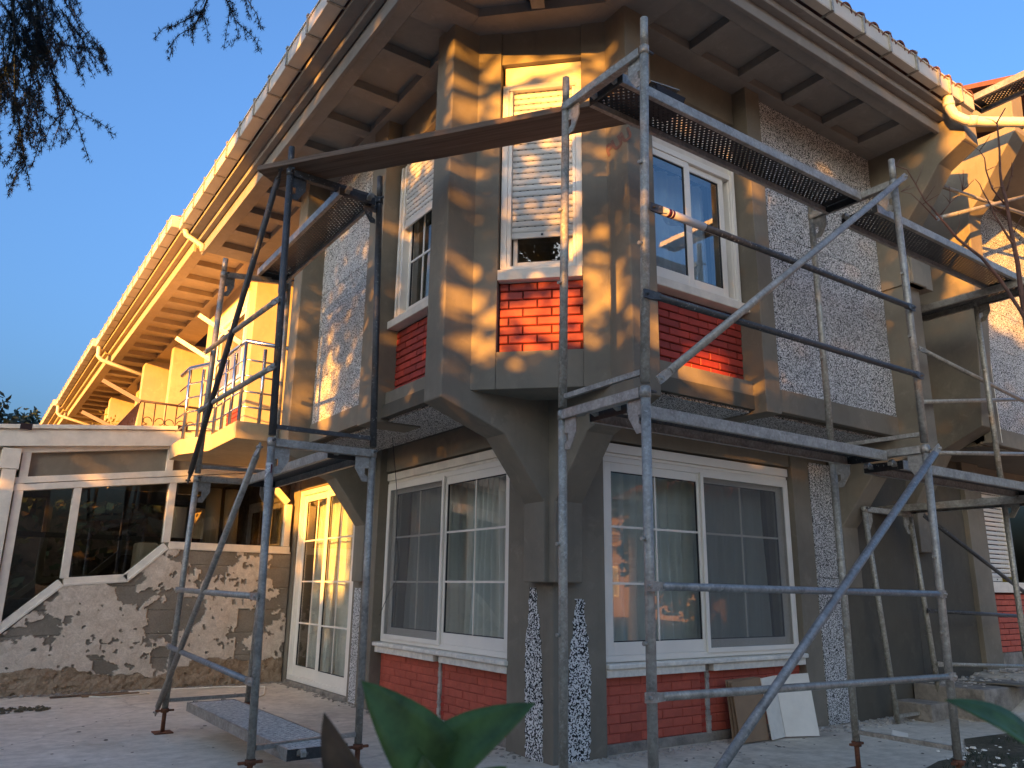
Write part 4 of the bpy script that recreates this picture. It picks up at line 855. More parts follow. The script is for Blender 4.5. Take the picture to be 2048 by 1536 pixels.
def frame(a0, a1, b0, b1, label, mat='galv', matb=None, base=False, spigot=0.0, low=True, rr=0.0265):
    """two posts joined by a U transom at the top and a flat bar at the foot"""
    a0, a1, b0, b1 = map(Vector, (a0, a1, b0, b1)); d = (b1 - a1).normalized(); matb = matb or mat
    t = thing('scaffold_support', label, 'scaffold frame', tuple(a0), GR)
    for p0, p1, m_ in ((a0, a1, mat), (b0, b1, matb)):
        q = MB().tube([p0, p0.lerp(p1, .5), p1], rr, 14); v = (p1 - p0).normalized()
        q.tube([p1 - v * 0.06, p1 - v * 0.005], rr + 0.0035, 14)
        if spigot: q.tube([p1, p1 + v * spigot], rr - 0.002, 14)
        q.obj('post', M[m_], t)
    e = a1 + d * rr; f = b1 - d * rr; dz_ = Vector((0, 0, -0.055))
    n = d.cross(Vector((0, 0, 1))).normalized()
    q = MB(); q.bar(e + dz_, f + dz_, 0.05, 0.006); q.bar(e + dz_ + n * .024 + Vector((0, 0, .026)), f + dz_ + n * .024 + Vector((0, 0, .026)), 0.006, 0.052); q.bar(e + dz_ - n * .024 + Vector((0, 0, .026)), f + dz_ - n * .024 + Vector((0, 0, .026)), 0.006, 0.052)
    q.obj('transom', M[mat], t)
    gusset(a1 + dz_ + Vector((0, 0, -0.004)), d, t, mat); gusset(b1 + dz_ + Vector((0, 0, -0.004)), -d, t, mat)
    if low:
        q = MB(); q.bar(a0 + (a1 - a0) * 0.03 + d * rr, b0 + (b1 - b0) * 0.03 - d * rr, 0.026, 0.03); q.obj('foot_bar', M[matb], t)
    for sgn, pp_ in ((-1, a1), (1, b1)):
        MB().tube([pp_ + Vector((0, 0, -.02)) + n * 0.02, pp_ + Vector((0, 0, -.02)) + n * 0.075 ], 0.009, 8).obj('locking_pin', M['galv_dark'], t)
    for p0, p1 in ((a0, a1), (b0, b1)):
        for hz in (0.38, 0.62):
            c = p0.lerp(p1, hz) + Vector((0, 0, 0)); q = MB().tube([c - n * (rr - .004), c - n * (rr + 0.022)], 0.011, 8); q.obj('wedge_pin', M['galv_dirty'], t)
    if base: jack(a0, t); jack(b0, t)
    return t
frame((-0.955, -2.0, 0.20), (-0.93, -2.0, 2.29), (-0.91, -1.27, 0.20), (-0.91, -1.27, 2.29), 'lower steel frame of the right scaffold standing before the house corner', 'galv', 'galv_dirty', base=True)
frame((-0.93, -2.0, 2.31), (-0.855, -2.0, 4.42), (-0.91, -1.27, 2.31), (-0.875, -1.27, 4.42), 'upper steel frame of the right scaffold before the chamfered window', 'galv_dirty', spigot=0.20)
frame((1.80, -2.0, 0.20), (1.86, -2.0, 2.29), (1.81, -1.27, 0.20), (1.83, -1.27, 2.29), 'lower steel frame at the far end of the right windows, pale cement covered inner post', 'galv', 'galv_dirty', base=True)
frame((1.86, -2.0, 2.31), (1.865, -2.0, 4.42), (1.83, -1.27, 2.31), (1.84, -1.27, 4.42), 'upper steel frame in front of the right speckled panel', 'galv', 'galv_dirty', spigot=0.18)
frame((4.62, -2.0, 0.25), (4.62, -2.0, 2.22), (4.66, -1.27, 0.25), (4.66, -1.27, 2.22), 'lower steel frame at the right edge beside the shuttered window', 'galv_dirty')
frame((4.62, -2.0, 2.24), (4.62, -2.0, 4.25), (4.66, -1.27, 2.24), (4.66, -1.27, 4.25), 'upper steel frame at the right edge before the neighbour\'s speckled wall', 'galv_dirty')
frame((-2.1, 0.34, 0.20), (-2.1, 0.50, 2.24), (-1.33, 0.46, 0.20), (-1.33, 0.50, 2.24), 'lower steel frame of the left scaffold, nearer one with the paper sticker', 'galv', base=True)
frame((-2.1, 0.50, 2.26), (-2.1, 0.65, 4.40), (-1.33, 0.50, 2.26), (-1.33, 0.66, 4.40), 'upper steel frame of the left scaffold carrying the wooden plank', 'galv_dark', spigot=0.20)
frame((-2.1, 2.76, 0.20), (-2.09, 2.60, 2.20), (-1.38, 2.80, 0.20), (-1.33, 2.78, 2.24), 'lower steel frame at the far end of the left scaffold on a rusty jack', 'galv', base=True)
frame((-2.09, 2.60, 2.22), (-2.07, 2.55, 4.18), (-1.33, 2.80, 2.26), (-1.33, 2.86, 4.38), 'upper steel frame of the left scaffold in front of the tube railed balcony', 'galv', spigot=0.14)
# decks -------------------------------------------------------------
def deck_plate(L, Wd, top='galv_dark'):
    nx_ = int(L / 0.0225); ny_ = int(Wd / 0.0225); cx, cy = L / nx_, Wd / ny_; r = 0.0062; q = MB(); vs = []; fs = []
    for i in range(nx_):
        for j in range(ny_):
            x = -L / 2 + (i + .5) * cx; y = -Wd / 2 + (j + .5) * cy
            o = len(vs); hole = (i + j) % 2 == 0 and 2 < i < nx_ - 3
            out = [(-1, -1), (0, -1), (1, -1), (1, 0), (1, 1), (0, 1), (-1, 1), (-1, 0)]
            vs += [(x + a * cx / 2, y + c * cy / 2, 0) for a, c in out]
            if hole:
                rr = r * 1.25
                vs += [(x + rr * math.cos(-2.356 + k * .7854), y + rr * math.sin(-2.356 + k * .7854), 0) for k in range(8)]
                fs += [(o + k, o + (k + 1) % 8, o + 8 + (k + 1) % 8, o + 8 + k) for k in range(8)]
            else: fs.append(tuple(o + k for k in range(8)))
    q.add(vs, fs); return q
def make_deck(L, label, top_mat='deck_dark', Wd=0.32):
    t = thing('scaffold_deck', label, 'scaffold deck', (0, 0, 0), 'perforated steel decks laid between the scaffold frames')
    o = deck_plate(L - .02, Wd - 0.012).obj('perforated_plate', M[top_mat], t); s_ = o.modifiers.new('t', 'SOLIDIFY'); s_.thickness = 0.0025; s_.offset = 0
    for s in (-1, 1):
        q = MB(); y = s * Wd / 2
        q.box(-L / 2, L / 2, y - 0.002, y + 0.002, -0.062, 0.004); q.box(-L / 2, L / 2, min(y, y - s * .03), max(y, y - s * .03), -0.065, -0.062); q.box(-L / 2, L / 2, min(y, y - s * .012), max(y, y - s * .012), 0.0035, 0.006)
        q.obj('side_channel', M['galv'], t)
    for s in (-1, 1):
        q = MB(); q.box(s * L / 2 - .003, s * L / 2 + .003, -Wd / 2 + .003, Wd / 2 - .003, -0.062, 0.003); q.obj('end_plate', M['deck_dark'], t)
        for y in (-Wd * .3, Wd * .3):
            q = MB(); q.prism([(s * L / 2, y - .018, -0.01), (s * (L / 2 + .055), y - .018, 0.012), (s * (L / 2 + .075), y - .018, -0.01), (s * (L / 2 + .07), y - .018, -.035), (s * (L / 2 + .055), y - .018, -0.012), (s * L / 2, y - .018, -0.04)], (0, .036, 0)); q.obj('hook', M['galv_dirty'], t)
    return t
def put(t, loc, rz): t.location = loc; t.rotation_euler = (0, 0, rz); return t
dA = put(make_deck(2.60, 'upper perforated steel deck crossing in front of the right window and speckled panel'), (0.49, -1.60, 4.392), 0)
def deck_copy(src, loc, rz, label): c = copy_tree(src, (0, 0, 0), label); return put(c, loc, rz)
deck_copy(dA, (0.46, -1.60, 2.262), 0, 'lower perforated steel deck just above the big ground floor window right of the corner')
deck_copy(dA, (3.22, -1.655, 4.30), 0, 'upper perforated deck of the second right bay, pointing at the bare sapling')
deck_copy(dA, (3.24, -1.62, 2.21), 0, 'lower perforated deck of the second right bay, beside the blue grey brace')
deck_copy(dA, (4.62, -0.85, 2.16), R(-90), 'low deck end-on above the dark recessed wall, running towards the neighbour'); deck_copy(dA, (4.50, -1.72, 4.24), R(-90), 'dark deck seen from below between the two houses at mid height')
deck_copy(dA, (4.46, -2.92, 6.36), R(-90), 'topmost deck against the sky at the upper right corner, lit edge')
dL = put(make_deck(2.12, 'upper perforated deck of the left scaffold under the eaves'), (-1.54, 1.68, 4.36), R(90))
deck_copy(dL, (-1.50, 1.62, 2.215), R(90), 'middle deck of the left scaffold above the glazed door')
dG = put(make_deck(2.36, 'ground level deck crusted with cement between the feet of the left scaffold', 'deck_top', 0.40), (-1.76, 1.34, 0.262), R(90)); dG.rotation_euler = (0, 0, R(91))
# rails and braces ---------------------------------------------------
def tube(name, a, b, label, cat, group, mat='galv', r=0.021, ends=True, ext=0.0):
    a, b = Vector(a), Vector(b); v = (b - a).normalized(); t = thing(name, label, cat, tuple(a), group)
    L_ = (b - a).length
    q = MB().tube([a + v * 0.075, a.lerp(b, .5), b - v * 0.075], r, 12); q.obj('tube', M[mat], t)
    h = Vector((0, 0, 1)); w = v.cross(h).normalized()
    for p, sg in ((a, 1), (b, -1)):
        up = w.cross(v)
        q = MB(); q.hexa([tuple(p + v * sg * x + w * y_ + up * z_) for x, y_, z_ in ((-.03, -.005, -.024), (-.03, .005, -.024), (.02, .005, -.026), (.02, -.005, -.026), (-.03, -.005, .024), (-.03, .005, .024), (.02, .005, .026), (.02, -.005, .026))])
        q.hexa([tuple(p + v * sg * x + w * y_ + up * z_) for x, y_, z_ in ((.02, -.005, -.026), (.02, .005, -.026), (.085, .018, -.018), (.085, -.018, -.018), (.02, -.005, .026), (.02, .005, .026), (.085, .018, .018), (.085, -.018, .018))])
        q.tube([p - w * .022 - v * sg * .005, p + w * .022 - v * sg * .005], 0.009, 8)
        q.obj('flattened_end', M[mat if mat != 'galv_blue' else 'galv'], t)
    return t
RG = 'guard rails of the scaffold'; BG = 'diagonal braces of the scaffold'
Y2 = -2.04
tube('guard_rail', (-0.86, Y2, 3.335), (1.84, Y2, 3.33), 'taped upper guard rail crossing the right upper window', 'guard rail', RG, 'galv_dark')
tube('guard_rail', (-0.93, Y2, 2.80), (1.84, Y2, 2.80), 'guard rail crossing the upper red brick panel on the right', 'guard rail', RG, 'galv_dark')
tube('guard_rail', (-0.98, Y2, 1.265), (1.79, Y2, 1.245), 'guard rail across the middle of the big right ground floor window', 'guard rail', RG, 'galv_blue')
tube('guard_rail', (-1.00, Y2, 0.755), (1.79, Y2, 0.715), 'lowest guard rail in front of the right red brick base', 'guard rail', RG, 'galv')
tube('diagonal_brace', (-0.88, -2.07, 2.33), (1.90, -2.07, 4.43), 'diagonal brace rising across the right upper storey', 'brace', BG, 'galv', 0.024)
tube('diagonal_brace', (-0.93, -2.07, 0.14), (1.90, -2.07, 2.26), 'blue grey diagonal brace rising across the right ground floor window', 'brace', BG, 'galv_blue', 0.025)
X2 = -2.14
tube('guard_rail', (X2, 2.66, 1.19), (X2, 0.40, 1.17), 'guard rail of the left scaffold at mid height of the peeling wall', 'guard rail', RG)
tube('guard_rail', (X2, 2.72, 0.71), (X2, 0.34, 0.65), 'low guard rail of the left scaffold near the ground deck', 'guard rail', RG, 'galv_blue')
tube('guard_rail', (X2, 2.60, 3.37), (X2, 0.55, 3.27), 'upper guard rail of the left scaffold across the balcony rail top', 'guard rail', RG, 'galv_dirty')
tube('guard_rail', (X2, 2.60, 2.80), (X2, 0.50, 2.75), 'upper guard rail of the left scaffold across the balcony balusters', 'guard rail', RG, 'galv_dirty')
tube('diagonal_brace', (-2.15, 0.74, 4.42), (-2.15, 2.66, 2.16), 'dark diagonal brace descending from the plank end towards the conservatory', 'brace', BG, 'galv_dark', 0.024)
tube('diagonal_brace', (-2.15, 0.60, 2.18), (-2.15, 2.86, 0.16), 'diagonal brace slanting down to the rusty jack before the peeling wall', 'brace', BG, 'galv', 0.024)
# neighbour's scaffold, partly hidden
frame((4.06, -0.28, 0.01), (3.83, -0.28, 2.11), (4.91, -0.28, 0.01), (4.70, -0.28, 2.11), 'leaning frame standing at the steps before the dark wall', 'galv_dirty')
tube('guard_rail', (4.78, -0.33, 1.07), (7.3, -0.33, 0.98), 'rail leading right from the leaning frame across the far brick panel', 'guard rail', RG, 'galv_dark'); tube('guard_rail', (4.86, -0.33, 0.53), (7.3, -0.33, 0.40), 'lowest rail leading right from the leaning frame above the rubble', 'guard rail', RG, 'galv_dirty')
tube('diagonal_brace', (4.42, -0.60, 2.02), (7.0, -0.60, 1.05), 'brace sloping down to the right over the neighbour\'s roller shutter', 'brace', BG, 'galv_dark')
tube('guard_rail', (3.5, -1.15, 2.52), (6.3, -1.15, 2.80), 'tube just above the second lower deck on the right', 'guard rail', RG, 'galv'); tube('diagonal_brace', (3.55, -1.2, 3.53), (6.3, -1.2, 3.25), 'brace sloping down in front of the dark gap between the houses', 'brace', BG, 'galv')
tube('guard_rail', (3.6, -1.1, 3.03), (6.3, -1.1, 3.46), 'tube crossing the dark gap between the houses', 'guard rail', RG, 'galv'); tube('diagonal_brace', (4.12, -1.3, 5.42), (6.9, -1.3, 5.80), 'upper cross brace before the lit gable bracket, falling to the right', 'brace', BG, 'galv'); tube('diagonal_brace', (3.9, -1.35, 4.95), (6.6, -1.35, 6.1), 'upper cross brace before the lit gable bracket, rising to the right', 'brace', BG, 'galv')
# wooden plank bridging the corner
q = MB(); q.prism([(-2.30, 0.86, 4.42), (-0.55, -1.59, 4.42), (-0.31, -1.42, 4.42), (-2.06, 1.03, 4.42)], (0, 0, 0.045))
tag(q.obj('plank', M['wood'], None, 0.004, loc=(-1.3, -0.3, 4.42)), 'long brown wooden plank bridging the two scaffolds in front of the chamfered window', 'plank')
# sticker, tape
st = thing('label_sticker', 'paper safety sticker with a dark red strip on the near left scaffold post', 'sticker', (-2.1, 0.52, 2.0))
def wrap(a0, a1, z0, z1, r, x, y, name, mat):
    b_ = MB(); vs = []; n = 10
    for k in range(n + 1):
        a = a0 + (a1 - a0) * k / n; vs += [(x + r * math.cos(a), y + r * math.sin(a), z0), (x + r * math.cos(a), y + r * math.sin(a), z1)]
    b_.add(vs, [(2 * k, 2 * k + 2, 2 * k + 3, 2 * k + 1) for k in range(n)], smooth=True); o = b_.obj(name, M[mat], st); m = o.modifiers.new('t', 'SOLIDIFY'); m.thickness = 0.0006; return o
wrap(R(150), R(285), 1.86, 2.06, 0.029, -2.1, 0.484, 'paper', 'sticker'); wrap(R(262), R(284), 1.87, 2.05, 0.0298, -2.1, 0.484, 'red_strip', 'sticker_red')
for k, a in enumerate((180, 198, 216, 234, 247)):
    z = 2.04
    while z > 1.88:
        h = random.uniform(.006, .028); wrap(R(a), R(a + (7 if k < 2 else 4)), z - h, z, 0.0297, -2.1, 0.484, 'print_line', 'black'); z -= h + random.uniform(.006, .02)
tp_ = thing('tape_wrap', 'clear packing tape wound round the upper right guard rail with red stripes', 'tape', (-0.7, Y2, 3.33))
MB().tube([(-0.80, Y2, 3.335), (-0.45, Y2, 3.334)], 0.0245, 12).obj('film', M['sticker'], tp_)
MB().tube([(-0.76, Y2, 3.335), (-0.735, Y2, 3.335)], 0.0252, 12).obj('red_stripe', M['sticker_red'], tp_); MB().tube([(-0.728, Y2, 3.335), (-0.712, Y2, 3.335)], 0.0252, 12).obj('red_stripe', M['sticker_red'], tp_)
q = MB(); vs = [(-0.80 + .36 * k / 12, Y2 + .004 * math.sin(k * 1.7), 3.32) for k in range(13)] + [(-0.80 + .36 * k / 12, Y2 - .012 + .01 * math.sin(k * 1.3), 3.32 - 0.05 - .012 * math.sin(k * .9) - .002 * k) for k in range(13)]
q.add(vs, [(k, k + 1, k + 14, k + 13) for k in range(12)], smooth=True); q.obj('loose_flap', glassmat('clear_film', (0.80, 0.80, 0.82), 0.8, 0.04), tp_)
# mortar tray on the deck
tr = thing('mortar_tray', 'small black mortar tray with a trowel on the upper right deck', 'tray', (-0.2, -1.6, 4.4))
X0, X1, ZB, ZT = -0.44, -0.20, 4.404, 4.50
q = MB(); q.prism([(X0, -1.68, ZB), (X1, -1.68, ZB), (X1 + .02, -1.71, ZT), (X0 - .02, -1.71, ZT)], (0, .01, 0)); q.prism([(X0, -1.52, ZB), (X1, -1.52, ZB), (X1 + .02, -1.49, ZT), (X0 - .02, -1.49, ZT)], (0, -.01, 0))
q.prism([(X1, -1.68, ZB), (X1, -1.52, ZB), (X1 + .02, -1.49, ZT), (X1 + .02, -1.71, ZT)], (-.01, 0, 0)); q.prism([(X0, -1.68, ZB), (X0, -1.52, ZB), (X0 - .02, -1.49, ZT), (X0 - .02, -1.71, ZT)], (.01, 0, 0)); q.box(X0, X1, -1.68, -1.52, 4.400, 4.41)
q.obj('tub', M['black'], tr); MB().box(X0 + .01, X1 - .01, -1.67, -1.53, 4.41, 4.47).obj('mortar', M['mortar'], tr, .02)
MB().prism([(-0.50, -1.70, 4.505), (-0.26, -1.73, 4.515), (-0.24, -1.62, 4.525), (-0.46, -1.60, 4.51)], (0, 0, .006)).obj('float_blade', M['galv'], tr); MB().tube([(-0.42, -1.66, 4.54), (-0.28, -1.68, 4.548)], 0.014, 8).obj('float_handle', M['wood'], tr)

# ------------------------------------------------------------------ boards leaning on the brickwork
for k in range(3):
    q = MB(); y = -0.055 - 0.030 * k
    q.hexa([(1.80 + .012 * k, y - .085, 0.012), (2.20, y - .085 + .01, 0.012), (2.20, y - .078 + .01, 0.012), (1.80 + .012 * k, y - .078, 0.012), (1.83, y - .01, 0.50 - .008 * k), (2.22, y - .01, 0.51), (2.22, y - .003, 0.51), (1.83, y - .003, 0.50 - .008 * k)])
    tag(q.obj('cardboard_sheet', M['card'], None, loc=(2.0, y - .1, 0.012)), ['innermost brown cardboard sheet leaning on the red brick base', 'middle brown cardboard sheet of the leaning stack', 'outermost brown cardboard sheet leaning under the right window'][k], 'cardboard', 'cardboard sheets leaning on the brickwork')
q = MB()
q.hexa([(2.20, -.225, 0.012), (2.44, -.180, 0.012), (2.44, -.172, 0.012), (2.20, -.217, 0.012), (2.21, -.135, 0.50), (2.44, -.10, 0.51), (2.44, -.092, 0.51), (2.21, -.127, 0.50)])
fb_ = thing('folded_board', 'cream board folded in two and leaning beside the brown cardboard', 'board', (2.44, -.2, 0.012))
q.obj('grey_leaf', M['pvc_old'], fb_)
q = MB(); q.hexa([(2.445, -.180, 0.012), (2.76, -.30, 0.010), (2.762, -.292, 0.010), (2.447, -.172, 0.012), (2.445, -.10, 0.51), (2.80, -.20, 0.525), (2.802, -.192, 0.525), (2.447, -.092, 0.51)]); q.obj('cream_leaf', M['board'], fb_)

# ------------------------------------------------------------------ rubble and litter on the ground
def chips(name, mat, n, place, s0, s1, label, cat, flat=0.45):
    q = MB()
    for k in range(n):
        x, y, z = place(); s = random.uniform(s0, s1) * (0.5 + random.random()); a = random.random() * 6.28
        m = random.randint(4, 6); h = s * flat * random.uniform(.4, 1.2)
        ring_ = [(x + s * random.uniform(.6, 1.1) * math.cos(a + 6.283 * j / m), y + s * random.uniform(.5, 1.0) * math.sin(a + 6.283 * j / m)) for j in range(m)]
        q.add([(u, v, z) for u, v in ring_] + [(x + (u - x) * .7 + random.uniform(-.1, .1) * s, y + (v - y) * .7, z + h * random.uniform(.7, 1.1)) for u, v in ring_], [tuple(range(m, 2 * m))] + [(j, (j + 1) % m, m + (j + 1) % m, m + j) for j in range(m)])
    return stuff(tag(q.obj(name, mat), label, cat))
def al(s0, s1, F, w):
    def f():
        s = random.uniform(s0, s1); d = abs(random.gauss(0, w)); x, y, _ = F(s, d, 0); return (x, y, 0.002 + gh(x, y))
    return f
chips('rubble', M['mortar'], 520, al(3.0, 5.2, FR, 0.14), 0.006, 0.030, 'pale plaster crumbs along the foot of the dark wall on the right', 'rubble')
chips('rubble', M['plinth'], 300, al(3.7, 5.9, FL, 0.05), 0.006, 0.028, 'brown crumbs under the threshold of the glazed door', 'rubble')
chips('rubble', M['mortar'], 420, al(0.0, 3.0, FR, 0.07), 0.004, 0.020, 'fine chips along the foot of the right red brick base', 'rubble')
chips('rubble', M['plinth'], 260, al(0.2, 3.6, FL, 0.07), 0.004, 0.022, 'fine chips along the foot of the left red brick base', 'rubble')
chips('rubble', M['plinth'], 380, lambda: (random.uniform(-3.5, -0.1), 5.83 - abs(random.gauss(0, .05)), 0.003), 0.006, 0.030, 'fallen render along the foot of the peeling wall', 'rubble')
chips('rubble', M['mortar'], 420, lambda: (lambda x, y: (x, y, 0.33 if 4.9 < x < 6.1 and y > -.7 else gh(x, y) + .012))(random.uniform(4.6, 8.5), -abs(random.gauss(0.25, .35)) - .02), 0.008, 0.04, 'broken plaster heaped on the steps below the neighbour', 'rubble')
chips('rubble', M['board'], 150, lambda: (random.uniform(2.6, 5.6), random.uniform(-2.4, -1.2), 0.02), 0.006, 0.028, 'white chips scattered over the soil patch', 'rubble')
chips('litter', M['iron'], 130, lambda: (random.uniform(-4.2, -0.4), random.uniform(-0.6, 5.2), 0.003), 0.006, 0.022, 'dark dry leaves and crumbs scattered on the patio', 'litter', 0.15)
chips('litter', M['iron'], 120, lambda: (random.uniform(-0.2, 4.4), random.uniform(-1.6, -0.1), 0.003), 0.005, 0.018, 'dark specks scattered before the right windows', 'litter', 0.15)
q = MB()
for k in range(70):
    a = random.random() * 6.28; r = math.sqrt(random.random()); x, y = -3.05 + .30 * r * math.cos(a), 4.75 + .22 * r * math.sin(a); s = random.uniform(.01, .03)
    q.add([(x - s, y - s, .003), (x + s, y - s, .003), (x + s, y + s, .003), (x - s, y + s, .003), (x, y, .003 + s * .7)], [(0, 1, 4), (1, 2, 4), (2, 3, 4), (3, 0, 4)])
stuff(tag(q.obj('rubble', M['soil']), 'small heap of crumbled dark mortar on the left of the patio', 'rubble'))
for k, (p, a, L, mat, lab) in enumerate((((-2.3, 5.55, .012), 4, .8, 'wood', 'short brown lath lying along the peeling wall'), ((-2.1, 5.47, .012), 6, .6, 'card', 'narrow tan lath lying before the peeling wall'))):
    v = Vector((math.cos(R(a)), math.sin(R(a)), 0)); q = MB().bar(Vector(p) - v * L / 2, Vector(p) + v * L / 2, .05, .018); tag(q.obj('lath', M[mat], None, loc=p), lab, 'lath')
q = MB(); q.prism([(4.05, -1.62, .05), (4.62, -1.45, .16), (4.95, -1.60, .17), (4.30, -1.86, .05)], (0, 0, .008)); tag(q.obj('polystyrene_offcut', M['pvc'], None, loc=(4.4, -1.6, .05)), 'pale foam offcut lying on the soil at the lower right', 'offcut')
q = MB(); q.prism([(5.3, -0.35, .335), (5.42, -.42, .335), (5.75, -.95, .335), (5.42, -1.0, .335)], (0, 0, .012)); tag(q.obj('board_offcut', M['plaster'], None, loc=(5.4, -.6, .335)), 'grey triangular board offcut lying on the step rubble', 'offcut')
q = MB(); q.prism([(3.35, -0.62, .006), (3.50, -.55, .03), (3.56, -.66, .012), (3.42, -.74, .006)], (0, 0, .004)); tag(q.obj('paper_scrap', M['board'], None, loc=(3.45, -.64, .006)), 'crumpled paper scrap on the concrete near the base jack', 'paper')

# ------------------------------------------------------------------ cedar
CED = [[(-4.14,1.15,5.65),(-4.03,1.24,5.16),(-3.95,1.34,4.66),(-3.82,1.38,4.23),(-3.75,1.40,4.02)],
[(-4.01,1.35,5.77),(-3.85,1.40,5.25),(-3.73,1.40,4.96),(-3.56,1.37,4.70),(-3.41,1.38,4.35)],
[(-3.85,1.40,5.25),(-3.73,1.45,5.30),(-3.60,1.45,5.34),(-3.47,1.41,5.35)],
[(-3.73,1.40,4.96),(-3.57,1.23,4.67),(-3.38,1.13,4.56)],
[(-4.03,1.24,5.16),(-3.81,1.54,4.88),(-3.72,1.71,4.47)],
[(-4.03,1.24,5.16),(-4.04,1.34,4.84),(-4.03,1.46,4.44)],
[(-4.01,1.38,5.66),(-3.88,1.34,5.50),(-3.78,1.29,5.44)],
[(-2.80,0.78,5.90),(-2.84,0.88,5.67),(-2.89,0.96,5.51),(-2.86,0.98,5.39)],
[(-2.84,0.80,5.62),(-2.98,0.72,5.40),(-3.08,0.70,5.27)],
[(-2.78,0.65,5.77),(-2.64,0.64,5.51),(-2.51,0.59,5.39)],
[(-2.75,0.35,5.60),(-2.64,0.21,5.37)],
[(-3.85,1.40,5.25),(-3.88,1.51,4.96),(-3.85,1.59,4.62),(-3.79,1.61,4.44)],
[(-4.04,1.71,5.69),(-3.90,1.67,5.50),(-3.78,1.66,5.25),(-3.67,1.68,4.96),(-3.60,1.74,4.61)]]
TR = Vector((-11.6, -5.6, 0))
cd = thing('cedar_tree', 'large dark cedar whose drooping branches hang into the top left sky', 'tree', tuple(TR))
q = MB().tube([TR, TR + Vector((.1, .05, 2.5)), TR + Vector((.05, .15, 6)), TR + Vector((.2, .1, 10)), TR + Vector((.2, .1, 13))], [.38, .32, .25, .16, .05], 14); q.obj('trunk', M['bark'], cd)
def tuft(b_, p, ax, ln, n=7, w=0.0022):
    for k in range(n):
        d = (Vector((random.gauss(0, 1), random.gauss(0, 1), random.gauss(0, 1))).normalized() + ax * .35).normalized()
        s = d.orthogonal().normalized() * w; l = ln * random.uniform(.6, 1.15)
        b_.add([p - s, p + s, p + d * l], [(0, 1, 2)])
tw = MB(); nd = MB()
def spray(pts, r0, depth=0):
    pts = [Vector(p) for p in pts]
    tw.tube(pts, [max(.0022, r0 * (1 - .8 * i / (len(pts) - 1))) for i in range(len(pts))], 5)
    L_ = 0; last = 0
    for a, c in zip(pts, pts[1:]):
        v = c - a; n = max(1, int(v.length / 0.017)); t = v.normalized()
        for k in range(n):
            p = a + v * (k / n); tuft(nd, p + Vector((random.gauss(0, .010), random.gauss(0, .010), random.gauss(0, .010))), t, 0.040, 12, .0026)
            if depth < 2 and random.random() < (0.115 if depth == 0 else 0.05):
                o = (Vector((random.gauss(0, 1), random.gauss(0, 1), random.gauss(0, .35))).normalized() * .6 + t * .6 + Vector((0, 0, -.45))).normalized(); l = random.uniform(.12, .34) * (1 if depth == 0 else .5)
                spray([p, p + o * l * .5, p + (o + Vector((0, 0, -.35))).normalized() * l], r0 * .45, depth + 1)
for i, pl_ in enumerate(CED): spray(pl_, 0.010 if i in (0, 1, 7, 12) else 0.006)
for k in range(30):
    p = Vector((random.uniform(-4.30, -3.72), random.uniform(1.1, 1.8), random.uniform(4.95, 5.85))); spray([p, p + Vector((random.uniform(-.05, .22), random.uniform(-.1, .1), -.18)), p + Vector((random.uniform(0, .35), random.uniform(-.1, .1), -.42))], .005)
# limbs from the trunk out to the hanging branches and over the shaded front
lb = MB(); fol = MB()
def limb(pts, r): lb.tube(pts, [r * (1 - .75 * i / (len(pts) - 1)) for i in range(len(pts))], 8)
limb([TR + Vector((0, 0, 4.6)), (-9.0, -3.0, 5.7), (-6.4, -.6, 6.3), (-4.6, .9, 6.2), (-4.14, 1.15, 5.65)], .11); limb([(-6.4, -.6, 6.3), (-5.0, 1.3, 6.4), (-4.01, 1.35, 5.77)], .045); limb([(-5.0, 1.3, 6.4), (-4.04, 1.71, 5.69)], .03)
limb([(-6.4, -.6, 6.3), (-4.4, -.1, 6.6), (-2.80, .78, 5.90)], .035); limb([(-4.4, -.1, 6.6), (-2.78, .65, 5.77)], .02); limb([(-4.4, -.1, 6.6), (-2.75, .35, 5.60)], .018)
ucx = Vector((0.485, -0.875, 0)); sx_ = Vector((sd.x, sd.y, 0)).normalized()
def card(b_, p, s):
    u = Vector((random.gauss(0, 1), random.gauss(0, 1), random.gauss(0, .6))).normalized() * s; v = u.orthogonal().normalized() * s * random.uniform(.35, .6)
    b_.add([p - u, p + v, p + u, p - v], [(0, 1, 2, 3)])
def bough(p0, p1, n, spread, size=.07):
    p0, p1 = Vector(p0), Vector(p1); m = p0.lerp(p1, .5) + Vector((0, 0, .25)); limb([p0, m, p1], .045)
    for k in range(n):
        t = random.random() ** .7; c = p0.lerp(m, t * 2) if t < .5 else m.lerp(p1, t * 2 - 1)
        card(fol, c + Vector((random.gauss(0, spread), random.gauss(0, spread), random.gauss(-.12, spread * .45))), size * random.uniform(.5, 1.3))
rs = random.Random(11)
for k in range(34):                                        # layered boughs all round the trunk
    z = 3.0 + 9.0 * k / 34; a = k * 2.4; l = (3.6 if z < 8 else 3.6 - (z - 8) * .55) * rs.uniform(.75, 1.05)
    if l < .5: continue
    d = Vector((math.cos(a), math.sin(a), 0)); b0 = TR + Vector((.1, .1, z)); bough(b0, b0 + d * l + Vector((0, 0, -.3)), 70 if abs(z - 6.2) < 1.6 else 150, .30)
from mathutils import noise as mnoise
SH = 1.63                                                  # what the low sun lifts between the crown and the house front
